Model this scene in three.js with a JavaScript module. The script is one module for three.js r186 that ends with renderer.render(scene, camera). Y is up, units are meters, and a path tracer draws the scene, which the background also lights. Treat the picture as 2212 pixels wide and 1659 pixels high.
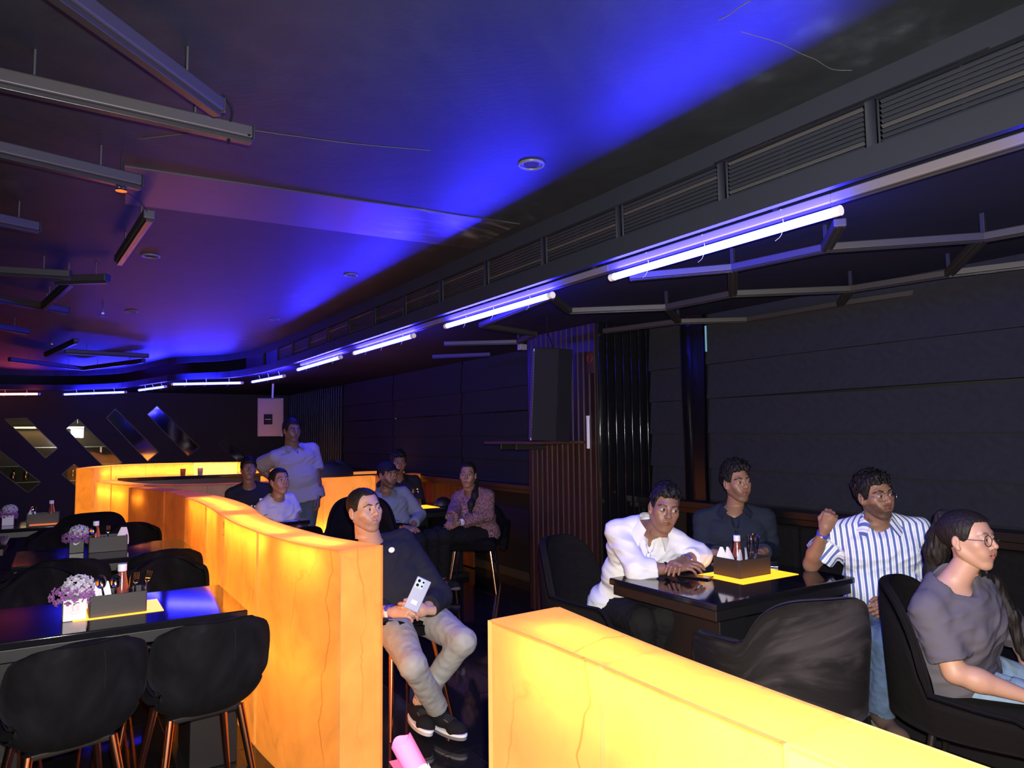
import * as THREE from 'three';
import { RoundedBoxGeometry } from 'three/addons/geometries/RoundedBoxGeometry.js';
import { mergeGeometries, mergeVertices } from 'three/addons/utils/BufferGeometryUtils.js';
import { ImprovedNoise } from 'three/addons/math/ImprovedNoise.js';
import { RectAreaLightUniformsLib } from 'three/addons/lights/RectAreaLightUniformsLib.js';

// ------------------------------------------------------------------ camera, exposure, flash
const scene = new THREE.Scene();
scene.background = new THREE.Color(0x000000);
const EYE = new THREE.Vector3(0, 1.5, 0), FOCAL = 1534;
const camera = new THREE.PerspectiveCamera(2 * Math.atan(829.5 / FOCAL) * 180 / Math.PI, 2212 / 1659, 0.05, 60);
camera.rotation.order = 'YXZ';
camera.rotation.set(Math.atan(110.5 / FOCAL), -32.5 * Math.PI / 180, -0.6 * Math.PI / 180);
camera.position.copy(EYE);
camera.updateMatrixWorld(true);
const renderer = new THREE.WebGLRenderer({ antialias: true });
renderer.toneMapping = THREE.LinearToneMapping;
renderer.toneMappingExposure = 1.0;
renderer.shadowMap.enabled = true;
RectAreaLightUniformsLib.init();

// the flash of the camera that took the picture
const flash = new THREE.SpotLight(0xfff9f2, 58, 0, 1.2, 0.8, 2);
flash.name = 'camera_flash';
flash.position.copy(new THREE.Vector3(0.03, 0.06, 0.02).applyMatrix4(camera.matrixWorld));
flash.target.position.copy(new THREE.Vector3(0.15, -0.5, -4).applyMatrix4(camera.matrixWorld));
flash.castShadow = true; flash.shadow.radius = 0.7;
scene.add(flash, flash.target);

// ------------------------------------------------------------------ helpers
const V = (x, y, z) => new THREE.Vector3(x, y, z);
const CAMQ = camera.quaternion.clone();
// a sight line of the surveyed photograph, met with a height, a wall plane or a distance from the lens
const sight = (u, v) => V((u - 1106) / FOCAL, (829.5 - v) / FOCAL, -1).applyQuaternion(CAMQ);
const at = (u, v, h) => { const d = sight(u, v); return d.multiplyScalar((h - EYE.y) / d.y).add(EYE); };
const onX = (u, v, x) => { const d = sight(u, v); return d.multiplyScalar(x / d.x).add(EYE); };
const onZ = (u, v, z) => { const d = sight(u, v); return d.multiplyScalar(z / d.z).add(EYE); };
const dep = (u, v, z) => sight(u, v).multiplyScalar(z).add(EYE);
let seed = 12345;
const rnd = () => { seed = (seed * 1664525 + 1013904223) >>> 0; return seed / 4294967296; };
const noiser = new ImprovedNoise();
const nz3 = (x, y, z) => noiser.noise(x, y, z);
const fbm = (x, y, z, o = 4) => { let s = 0, a = 0.5; for (let i = 0; i < o; i++) { s += a * nz3(x, y, z); x *= 2.03; y *= 2.03; z *= 2.03; a *= 0.5; } return s; };
const lerp = (a, b, t) => a + (b - a) * t, clamp = (x, a = 0, b = 1) => Math.max(a, Math.min(b, x));
const sstep = (a, b, x) => { const t = clamp((x - a) / (b - a)); return t * t * (3 - 2 * t); };
const smin = (a, b, k) => { const h = Math.max(k - Math.abs(a - b), 0) / k; return Math.min(a, b) - h * h * k * 0.25; };
const smax = (a, b, k) => -smin(-a, -b, k);
const lin = (r, g, b) => new THREE.Color().setRGB(r, g, b);

const taken = {};
const numbered = n => { const k = taken[n] = (taken[n] ?? -1) + 1; return k ? n + '_' + String(k).padStart(3, '0') : n; };
function shade(o) { o.castShadow = true; o.receiveShadow = true; return o; }
function mesh(name, geo, mat, parent, pos) {
  const m = shade(new THREE.Mesh(geo, mat)); m.name = name;
  if (pos) m.position.set(...pos);
  if (parent) parent.add(m);
  return m;
}
function tag(o, label, category, group) { Object.assign(o.userData, { label, category }); if (group) o.userData.group = group; return o; }
function thing(name, label, category, pos = [0, 0, 0], turn = 0, group) {
  const g = new THREE.Group(); g.name = numbered(name); g.position.set(...pos); g.rotation.y = turn; scene.add(g);
  return tag(g, label, category, group);
}
function struct(name, geo, mat, label, category = 'room') {
  const m = geo ? shade(new THREE.Mesh(geo, mat)) : new THREE.Group();
  m.name = name; m.userData = { kind: 'structure', label, category }; scene.add(m); return m;
}
const box = (w, h, d, x = 0, y = 0, z = 0) => new THREE.BoxGeometry(w, h, d).translate(x, y, z);
const rbox = (w, h, d, r, x = 0, y = 0, z = 0, s = 2) => new RoundedBoxGeometry(w, h, d, s, r).translate(x, y, z);
const cyl = (r1, r2, h, n = 20) => new THREE.CylinderGeometry(r1, r2, h, n);
const flat = g => { const o = g.index ? g.toNonIndexed() : g; for (const k of Object.keys(o.attributes)) if (!['position', 'normal', 'uv'].includes(k)) o.deleteAttribute(k); return o; };
const join = a => mergeGeometries(a.map(flat));
// a bar with a rectangular or round section from a to b
function bar(a, b, w, h = w, round = false, r2) {
  const d = b.clone().sub(a), L = d.length();
  const g = round ? new THREE.CylinderGeometry(r2 ?? w, w, L, 14) : rbox(w, L, h, Math.min(w, h) * 0.15);
  const q = new THREE.Quaternion();
  if (round) q.setFromUnitVectors(V(0, 1, 0), d.clone().normalize());
  else {
    const y = d.clone().normalize(), up = Math.abs(y.y) > 0.95 ? V(1, 0, 0) : V(0, 1, 0);
    const z = up.clone().sub(y.clone().multiplyScalar(up.dot(y))).normalize(), x = y.clone().cross(z);
    q.setFromRotationMatrix(new THREE.Matrix4().makeBasis(x, y, z));
  }
  return g.applyQuaternion(q).translate(...a.clone().add(b).multiplyScalar(0.5).toArray());
}
const tube = (pts, r, n = 40, s = 8) => new THREE.TubeGeometry(new THREE.CatmullRomCurve3(pts), n, r, s);
const lathe = (pts, n = 28) => new THREE.LatheGeometry(pts.map(p => new THREE.Vector2(p[0], p[1])), n);
// a grid surface f(s,t) with thickness, closed all round
function slabSurface(f, ns, nt, thick) {
  const P = [], idx = [], uv = [], n = V(0, 0, 0), a = V(0, 0, 0), b = V(0, 0, 0), e = 1e-3;
  const N = (ns + 1) * (nt + 1);
  for (let side = 0; side < 2; side++) for (let i = 0; i <= ns; i++) for (let j = 0; j <= nt; j++) {
    const s = i / ns, t = j / nt, p = f(s, t);
    a.copy(f(Math.min(1, s + e), t)).sub(f(Math.max(0, s - e), t)); b.copy(f(s, Math.min(1, t + e))).sub(f(s, Math.max(0, t - e)));
    n.crossVectors(a, b).normalize();
    const th = typeof thick === 'function' ? thick(s, t) : thick;
    p.addScaledVector(n, side ? -th / 2 : th / 2); P.push(p.x, p.y, p.z); uv.push(s, t);
  }
  const id = (k, i, j) => k * N + i * (nt + 1) + j;
  for (let i = 0; i < ns; i++) for (let j = 0; j < nt; j++) {
    idx.push(id(0, i, j), id(0, i + 1, j), id(0, i + 1, j + 1), id(0, i, j), id(0, i + 1, j + 1), id(0, i, j + 1));
    idx.push(id(1, i, j), id(1, i + 1, j + 1), id(1, i + 1, j), id(1, i, j), id(1, i, j + 1), id(1, i + 1, j + 1));
  }
  for (let i = 0; i < ns; i++) for (const [j, w] of [[0, 0], [nt, 1]]) {
    const q = [id(0, i, j), id(0, i + 1, j), id(1, i + 1, j), id(1, i, j)]; if (!w) q.reverse();
    idx.push(q[0], q[2], q[1], q[0], q[3], q[2]);
  }
  for (let j = 0; j < nt; j++) for (const [i, w] of [[0, 1], [ns, 0]]) {
    const q = [id(0, i, j), id(0, i, j + 1), id(1, i, j + 1), id(1, i, j)]; if (!w) q.reverse();
    idx.push(q[0], q[2], q[1], q[0], q[3], q[2]);
  }
  const g = new THREE.BufferGeometry();
  g.setAttribute('position', new THREE.Float32BufferAttribute(P, 3)); g.setAttribute('uv', new THREE.Float32BufferAttribute(uv, 2));
  g.setIndex(idx); g.computeVertexNormals(); return g;
}
// a texture computed from f(x, y) -> [r, g, b] (sRGB 0..255) or a single number
function tex(w, h, f, repeat = [1, 1], color = true) {
  const d = new Uint8Array(w * h * 4);
  for (let y = 0; y < h; y++) for (let x = 0; x < w; x++) {
    let c = f(x / w, y / h); if (typeof c === 'number') c = [c, c, c];
    const o = 4 * (y * w + x); d[o] = clamp(c[0], 0, 255); d[o + 1] = clamp(c[1], 0, 255); d[o + 2] = clamp(c[2], 0, 255); d[o + 3] = 255;
  }
  const t = new THREE.DataTexture(d, w, h); t.wrapS = t.wrapT = THREE.RepeatWrapping; t.repeat.set(...repeat);
  t.magFilter = THREE.LinearFilter; t.minFilter = THREE.LinearMipmapLinearFilter; t.generateMipmaps = true;
  if (color) t.colorSpace = THREE.SRGBColorSpace; t.needsUpdate = true; return t;
}
// noise that repeats with period 1 in x and y
const wrapNoise = (x, y, s, z = 0, o = 4) => {
  const a = x * Math.PI * 2, b = y * Math.PI * 2, r = s / (Math.PI * 2);
  return fbm(Math.cos(a) * r + z, Math.sin(a) * r + Math.cos(b) * r * 1.1, Math.sin(b) * r + z * 0.7, o);
};
function canvasTex(w, h, draw) {
  const c = document.createElement('canvas'); c.width = w; c.height = h; draw(c.getContext('2d'), w, h);
  const t = new THREE.CanvasTexture(c); t.colorSpace = THREE.SRGBColorSpace; return t;
}
// uv in metres taken from world position along two axes
function uvMetres(g, ax = 0, ay = 2, scale = 1) {
  const p = g.attributes.position, uv = new Float32Array(p.count * 2);
  for (let i = 0; i < p.count; i++) { uv[2 * i] = [p.getX(i), p.getY(i), p.getZ(i)][ax] * scale; uv[2 * i + 1] = [p.getX(i), p.getY(i), p.getZ(i)][ay] * scale; }
  g.setAttribute('uv', new THREE.BufferAttribute(uv, 2)); return g;
}
function uvBox(g, scale = 1) {
  g = flat(g); g.computeVertexNormals(); const p = g.attributes.position, n = g.attributes.normal, uv = new Float32Array(p.count * 2);
  for (let i = 0; i < p.count; i++) {
    const a = Math.abs(n.getX(i)), b = Math.abs(n.getY(i)), c = Math.abs(n.getZ(i)), x = p.getX(i), y = p.getY(i), z = p.getZ(i);
    const q = b >= a && b >= c ? [x, z] : a >= c ? [z, y] : [x, y];
    uv[2 * i] = q[0] * scale; uv[2 * i + 1] = q[1] * scale;
  }
  g.setAttribute('uv', new THREE.BufferAttribute(uv, 2)); return g;
}
function areaLight(name, color, L, w, h, pos, look, parent = scene) {
  const l = new THREE.RectAreaLight(color, L, w, h); l.name = name; l.position.copy(pos); parent.add(l);
  l.lookAt(look); return l;
}

// ------------------------------------------------------------------ materials
const std = (o) => new THREE.MeshStandardMaterial(o), phy = (o) => new THREE.MeshPhysicalMaterial(o);
const ceilTex = tex(1024, 1024, (x, y) => {
  const a = wrapNoise(x, y, 5, 1), b = wrapNoise(x, y, 26, 4, 3), c = wrapNoise(x, y * 0.999, 2.2, 9, 3);
  const sm = Math.pow(clamp(0.46 + 1.5 * wrapNoise(x, y, 15, 17, 5)), 3.2) * sstep(-0.12, 0.2, c);
  const g = 35 + 10 * a + 7 * b + 8 * c + 26 * sm + 5 * rnd(); return [g * 0.84, g * 0.97, g * 1.1];
}, [0.4, 0.4]);
const ceilBump = tex(512, 512, (x, y) => 128 + 60 * wrapNoise(x, y, 40, 3, 3) + 10 * rnd(), [0.9, 0.9], false);
const M = {
  ceiling: phy({ specularIntensity: 0.6, map: ceilTex, bumpMap: ceilBump, bumpScale: 0.002, roughness: 0.55 }),
  ceilingPatch: std({ map: tex(512, 256, (x, y) => { const s = Math.pow(clamp(0.45 + 1.3 * wrapNoise(x, y, 12, 30, 5)), 2.5) * sstep(0.5, 0.75, x); const g = 42 + 12 * wrapNoise(x, y, 6, 2) + 75 * s; return [g, g * 0.99, g * 1.02]; }), roughness: 0.38 }),
  blackPaint: phy({ specularIntensity: 0.4, color: lin(0.012, 0.012, 0.014), roughness: 0.45 }),
  fascia: phy({ specularIntensity: 0.6, color: lin(0.015, 0.018, 0.028), roughness: 0.6, bumpMap: ceilBump, bumpScale: 0.001 }),
  slat: std({ color: lin(0.012, 0.0125, 0.015), roughness: 0.3, metalness: 0.2 }),
  slatGlint: std({ color: lin(0.045, 0.045, 0.05), roughness: 0.35 }),
  profile: std({ color: lin(0.03, 0.028, 0.032), roughness: 0.5, metalness: 0.15 }),
  profileDark: std({ color: lin(0.03, 0.03, 0.033), roughness: 0.28, metalness: 0.35 }),
  gloss: phy({ color: lin(0.006, 0.006, 0.008), roughness: 0.08, clearcoat: 0.6, clearcoatRoughness: 0.05 }),
  tableTop: phy({ color: lin(0.008, 0.008, 0.01), roughness: 0.07, specularIntensity: 1, ior: 1.6 }),
  tableSide: std({ color: lin(0.009, 0.009, 0.01), roughness: 0.4 }),
  copper: std({ color: lin(0.52, 0.23, 0.13), metalness: 1, roughness: 0.24 }),
  chrome: std({ color: lin(0.6, 0.6, 0.62), metalness: 1, roughness: 0.16 }),
  steel: std({ color: lin(0.68, 0.66, 0.64), metalness: 1, roughness: 0.12 }),
  blackMetal: std({ color: lin(0.03, 0.03, 0.032), metalness: 0.6, roughness: 0.35 }),
  blackPlastic: phy({ specularIntensity: 0.35, color: lin(0.008, 0.008, 0.01), roughness: 0.75 }),
  whitePlastic: std({ color: lin(0.78, 0.78, 0.8), roughness: 0.4 }),
  paper: std({ color: lin(0.82, 0.82, 0.83), roughness: 0.85 }),
};
const velvetMap = tex(512, 512, (x, y) => {
  const a = wrapNoise(x, y, 7, 3, 5), b = Math.pow(clamp(0.45 + 1.4 * wrapNoise(x, y * 0.999, 4, 12, 4)), 2);
  const g = 44 + 22 * a + 26 * b + 6 * rnd(); return [g, g * 0.985, g * 1.03];
}, [1, 1]);
M.velvet = phy({ map: velvetMap, color: lin(0.15, 0.155, 0.18), roughness: 0.95, specularIntensity: 0.2, sheen: 0.12, sheenRoughness: 0.5, sheenColor: lin(0.05, 0.05, 0.06) });
M.velvetWorn = phy({ map: tex(512, 512, (x, y) => {
  const a = wrapNoise(x, y, 9, 5, 5), s = sstep(-0.02, 0.3, wrapNoise(x * 1.0, y, 3.4, 21, 5)) * 1.0, t = sstep(0.1, 0.35, wrapNoise(x, y, 13, 40, 4));
  const g = 46 + 14 * a + 40 * s + 16 * t + 6 * rnd(); return [g, g * 0.97, g * 0.98];
}, [1, 1]), color: lin(0.4, 0.39, 0.4), roughness: 0.95, specularIntensity: 0.3, sheen: 0.3, sheenRoughness: 0.5, sheenColor: lin(0.06, 0.06, 0.065) });
const seatFabric = tex(256, 256, (x, y) => { const g = 40 + 8 * Math.sin(x * 400) * Math.sin(y * 400) + 12 * wrapNoise(x, y, 8, 6) + 8 * rnd(); return [g * 1.02, g, g]; }, [3, 3]);
M.wool = phy({ specularIntensity: 0.25, map: seatFabric, color: lin(0.28, 0.27, 0.28), roughness: 0.95 });

// ------------------------------------------------------------------ structure
const CEIL = 2.66, LOW = 2.37, LIP = 2.33, WALLX = 4.0, BACKZ = -14.9;
// plan line of the dropped ceiling's edge: straight along the windows, then an S to the far wall
const EDGE = new THREE.CatmullRomCurve3([[2.2, 3], [2.2, 0], [2.2, -3], [2.2, -6], [2.2, -8.4], [2.15, -9.5], [1.93, -10.4], [1.42, -11.05], [1.2, -11.8], [1.0, -12.6], [0.7, -13.4], [0.05, -14.05], [-0.9, -14.3], [-3.6, -14.5]].map(p => V(p[0], 0, p[1])), false, 'centripetal');
const edgePts = EDGE.getSpacedPoints(220);
const edgeAt = s => { // s = metres along
  const t = clamp(s / EDGE.getLength()); return [EDGE.getPointAt(t), EDGE.getTangentAt(t)];
};
const edgeS = z => { let lo = 0, hi = 12; for (let i = 0; i < 40; i++) { const m = (lo + hi) / 2; EDGE.getPointAt(m / EDGE.getLength()).z > z ? lo = m : hi = m; } return lo; };
// a strip standing on that line, offset sideways (positive: towards the windows)
function edgeBand(s0, s1, y0, y1, off, thick, step = 0.25) {
  const n = Math.max(1, Math.round((s1 - s0) / step));
  return slabSurface((s, t) => { const [p, d] = edgeAt(lerp(s0, s1, s)); const nx = V(-d.z, 0, d.x); return p.addScaledVector(nx, off).setY(lerp(y0, y1, t)); }, n, 1, thick);
}
const L_EDGE = EDGE.getLength();
{ // floor of black polished tiles
  const fl = struct('floor', null, null, 'black polished tile floor under the tables', 'floor');
  const base = mesh('floor_slab', box(8, 0.1, 18.5, 0.3, -0.06, -6.1), std({ color: lin(0.02, 0.02, 0.02), roughness: 0.8 }), fl);
  const tiles = [0, 1, 2].map(k => phy({ color: lin(0.007 + 0.002 * k, 0.007 + 0.0018 * k, 0.009 + 0.002 * k), roughness: 0.1 + 0.03 * k, roughnessMap: tex(256, 256, (x, y) => 150 + 90 * wrapNoise(x, y, 9, k * 5, 5) + 60 * Math.pow(clamp(0.3 + wrapNoise(x, y, 22, 8 + k, 3)), 3), [1, 1], false), ior: 1.5 }));
  const tg = uvMetres(rbox(0.596, 0.012, 0.596, 0.0015, 0, -0.006, 0, 1), 0, 2);
  for (let i = 0; i < 13; i++) for (let j = 0; j < 30; j++) {
    const x = -3.4 + i * 0.6, z = 2.6 - j * 0.6, far = z < -10 || x < -1.4 || z > 0.2;
    if (far) continue;
    const t = mesh('tile', tg, tiles[(i * 7 + j * 3) % 3], fl, [x, 0, z]); t.rotation.y = ((i + j) % 4) * Math.PI / 2;
  }
  mesh('tile_field', join([box(7.8, 0.012, 4.9, 0.3, -0.006, -12.65), box(1.95, 0.012, 12.8, -2.62, -0.006, -3.6), box(5.9, 0.012, 2.6, 1.2, -0.006, 1.6)]), tiles[0], fl).userData.kind = 'stuff';
}
{ // upper ceiling, dropped ceiling over the window side
  struct('ceiling', uvBox(box(8, 0.1, 18.5, 0.3, CEIL + 0.05, -6.1), 1), M.ceiling, 'dark painted upper ceiling with smears and stains', 'ceiling');
  const sh = new THREE.Shape(); edgePts.forEach((p, i) => i ? sh.lineTo(p.x, -p.z) : sh.moveTo(p.x, -p.z));
  sh.lineTo(-3.6, 15.2); sh.lineTo(4.3, 15.2); sh.lineTo(4.3, -3); sh.closePath();
  const g = new THREE.ExtrudeGeometry(sh, { depth: 0.04, bevelEnabled: false }).rotateX(-Math.PI / 2).translate(0, LOW, 0);
  struct('ceiling_lower', uvBox(g), phy({ specularIntensity: 0.4, color: lin(0.014, 0.016, 0.034), roughness: 0.6 }), 'black dropped ceiling over the window side', 'ceiling');
  const fa = struct('trim_1', null, null, 'dark fascia with air grilles along the dropped ceiling edge', 'fascia');
  mesh('upper_band', uvBox(edgeBand(0, L_EDGE, 2.575, CEIL, 0, 0.03)), M.fascia, fa);
  mesh('lower_band', uvBox(edgeBand(0, L_EDGE, LIP, 2.42, 0, 0.03)), M.fascia, fa);
  mesh('void_back', edgeBand(0, L_EDGE, 2.38, CEIL, 0.24, 0.02), M.blackPaint, fa);
  const s0 = edgeS(0.6), step = 0.62;
  for (let k = 0; k < 17; k++) {
    const a = s0 + k * step, b = a + step;
    mesh('grille_post', edgeBand(a - 0.018, a + 0.018, 2.42, 2.575, 0.006, 0.02, 0.07), M.fascia, fa);
    mesh('grille_mullion', edgeBand(a + step * 0.55, a + step * 0.55 + 0.012, 2.42, 2.575, 0.02, 0.012, 0.02), M.slat, fa);
    if (k > 14) { mesh('grille_panel', edgeBand(a, b, 2.42, 2.575, 0.02, 0.01), M.slat, fa); continue; }
    const nS = 9;
    for (let i = 0; i < nS; i++) {
      const y = 2.43 + i * 0.0165;
      const g = slabSurface((s, t) => { const [p, d] = edgeAt(lerp(a + 0.03, b - 0.03, s)); return p.addScaledVector(V(-d.z, 0, d.x), lerp(0.012, 0.002, t)).setY(y + lerp(-0.0045, 0.0042, t)); }, a > 9 ? 3 : 1, 1, 0.003);
      mesh('slat', g, (i * 5 + k * 3) % 7 ? M.fascia : M.slatGlint, fa);  // some slats are paler, their glints put into the colour
    }
  }
  mesh('edge_bead', edgeBand(edgeS(-0.9), edgeS(-1.9), 2.573, 2.579, -0.017, 0.004), M.chrome, fa);
}
{ // walls
  const dark = std({ color: lin(0.016, 0.016, 0.018), roughness: 0.75 });
  const lower = std({ color: lin(0.022, 0.019, 0.018), roughness: 0.6, map: tex(256, 256, (x, y) => 170 + 60 * wrapNoise(x, y, 20, 2), [1, 1]) });
  struct('wall_right', join([box(0.1, 0.98, 18.4, WALLX + 0.17, 0.49, -6.1), box(0.1, 1.72, 18.4, WALLX + 0.25, 1.84, -6.1)]), lower, 'dark window wall below and behind the blinds', 'wall');
  struct('wall_left', box(0.12, 2.8, 18.5, -3.66, 1.36, -6.1), dark, 'dark wall beyond the tables', 'wall');
  struct('wall_near', box(8, 2.8, 0.12, 0.3, 1.36, 3.1), dark, 'dark wall behind the photographer', 'wall');
  // window ledge
  struct('trim_2', join([rbox(0.32, 0.05, 18.2, 0.006, WALLX + 0.02, 0.985, -6.1), box(0.02, 0.06, 18.2, WALLX - 0.11, 0.955, -6.1)]), std({ color: lin(0.004, 0.004, 0.005), roughness: 0.35 }), 'black window ledge below the blinds', 'sill');
  struct('baseboard_right', box(0.02, 0.09, 18, WALLX + 0.11, 0.045, -6.1), std({ color: lin(0.05, 0.035, 0.025), roughness: 0.4 }), 'dark baseboard under the window ledge', 'baseboard');
}
// fluted cladding column between the windows: walnut slats towards the room, black gloss slats round the corner
{
  const c = struct('pillar_1', null, null, 'wall pillar clad in dark walnut and black fluted slats', 'pillar');
  const x0 = 3.5, z0 = -5.22, z1 = -4.27, H = LOW;
  mesh('core', box(0.9, H, z1 - z0 - 0.04, x0 + 0.47, H / 2, (z0 + z1) / 2), M.blackPaint, c);
  const wood = [0, 1, 2].map(k => phy({ map: tex(64, 512, (x, y) => { const g = wrapNoise(x, y * 0.999, 5, k * 9, 3) * 30 + 22 * Math.sin((x * 9 + 3 * wrapNoise(x, y, 3, k)) * 6.28) * 0.4; return [36 + g * 0.4 + 4 * k, 23 + g * 0.25 + 2 * k, 20 + g * 0.2]; }, [1, 1]), roughness: 0.4, specularIntensity: 0.6 }));
  const nW = 13, w = (z1 - z0) / nW;
  const gw = rbox(0.028, H - 0.004, w - 0.014, 0.004), gb = rbox(0.066, H - 0.004, 0.03, 0.005);
  for (let i = 0; i < nW; i++) mesh('slat', gw, wood[(i * 5) % 3], c, [x0 - 0.002, H / 2, z0 + (i + 0.5) * w]);
  const gi = rbox(0.012, H - 0.004, 0.004, 0.0015), edgeGlint = std({ color: lin(0.045, 0.045, 0.05), roughness: 0.3 });  // paler strips added for the light that slat edges catch
  for (let i = 1; i < nW; i++) mesh('edge_glint_strip', gi, edgeGlint, c, [x0 - 0.008, H / 2, z0 + i * w]);
  for (let i = 0; i < 10; i++) mesh('slat', gb, M.gloss, c, [x0 + 0.035 + i * 0.083, H / 2, z1 + 0.008]);
  mesh('back_board', box(0.01, H, z1 - z0, x0 + 0.012, H / 2, (z0 + z1) / 2), M.blackPaint, c);
  // glossy black pilaster beside the blind
  const p = struct('pillar_2', null, null, 'narrow glossy black pilaster at the blind edge', 'pillar');
  mesh('shaft', slabSurface((s, t) => V(WALLX - 0.03 + 0.012 * Math.sin(t * 9) * (s - 0.5) - 0.025 * Math.sin(Math.PI * s), lerp(0, H, t), lerp(-3.82, -3.6, s)), 10, 24, 0.03), phy({ specularIntensity: 0.4, color: lin(0.004, 0.004, 0.006), roughness: 0.22 }), p);
}
// fluted panel at the far end of the window wall
{
  const c = struct('wall_panel', null, null, 'black fluted panelling at the far end of the window wall', 'panelling');
  const fl = std({ color: lin(0.008, 0.008, 0.01), roughness: 0.35 });
  for (let i = 0; i < 26; i++) mesh('slat', GW(), fl, c, [WALLX - 0.02, LOW / 2, -11.6 - i * 0.125]);
  function GW() { return GW.g ??= rbox(0.04, LOW - 0.004, 0.09, 0.008); }
}
// roman blinds over the windows, with the window strips that show between them
const blindTex = tex(256, 256, (x, y) => { const g = 58 + 5 * Math.sin(x * 6.283 * 64) + 5 * Math.sin(y * 6.283 * 64) + 10 * wrapNoise(x, y, 6, 3) + 8 * rnd(); return [g * 0.97, g * 0.985, g * 1.06]; }, [4, 4]);
const blindMat = phy({ specularIntensity: 0.3, map: blindTex, color: lin(0.36, 0.38, 0.44), roughness: 0.95 });
function blind(za, zb, label, sag = 0.012, y0 = 1.0) {
  const o = thing('roman_blind', label, 'blind', [0, 0, 0], 0, 'roman blinds along the window wall');
  const rows = [[y0, 1.25], [1.25, 1.5], [1.5, 1.75], [1.75, 2.0], [2.0, LOW]];
  rows.forEach(([a, b], i) => {
    const g = slabSurface((s, t) => {
      const z = lerp(za, zb, s), y = lerp(a, b, t) - sag * Math.sin(Math.PI * s) * (i < 3 ? 1 : -0.6);
      const bulge = 0.018 * Math.pow(1 - t, 1.6) - 0.006 * t, w = 0.008 * fbm(z * 2.2, y * 3, i * 3.1, 3);
      return V(WALLX - 0.005 - bulge - w, y, z);
    }, 28, 8, 0.004);
    mesh('fold', uvMetres(g, 2, 1), blindMat, o);
  });
  mesh('bottom_bar', bar(V(WALLX - 0.02, y0 + 0.012, za), V(WALLX - 0.02, y0 + 0.012, zb), 0.012, 0.02), M.blackMetal, o);
  return o;
}
blind(-3.6, -0.2, 'wide charcoal roman blind behind the man in the striped shirt', 0.012);
blind(-4.2, -3.84, 'narrow charcoal roman blind between fluted pillar and black pilaster', 0.002);
blind(-7.36, -5.26, 'charcoal roman blind behind the woman in the leopard-print blouse', 0.008);
blind(-9.4, -7.385, 'charcoal roman blind behind the man in the grey shirt and cap', 0.008);
blind(-11.5, -9.425, 'charcoal roman blind farthest along the window wall', 0.008);
{ // daylight seen in the gaps between blinds
  const day = std({ color: lin(0.3, 0.32, 0.33), roughness: 0.3, emissive: lin(0.75, 0.85, 0.9), emissiveIntensity: 1 });
  const dayBlue = std({ color: lin(0.2, 0.3, 0.35), roughness: 0.3, emissive: lin(0.07, 0.22, 0.32), emissiveIntensity: 1 });
  const w = struct('window_1', null, null, 'strips of daylit window glass between the blinds', 'window');
  mesh('window_pane', box(0.01, 0.66, 0.02, WALLX + 0.03, 1.62, -9.412), day, w);
  mesh('window_pane', box(0.01, 0.3, 0.02, WALLX + 0.03, 1.42, -7.372), day, w);
  mesh('window_pane', box(0.01, 0.1, 0.02, WALLX + 0.03, 2.22, -7.372), day, w);
  mesh('window_pane', box(0.006, 0.19, 0.011, WALLX - 0.024, 2.19, -3.592), dayBlue, w);
}
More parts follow.
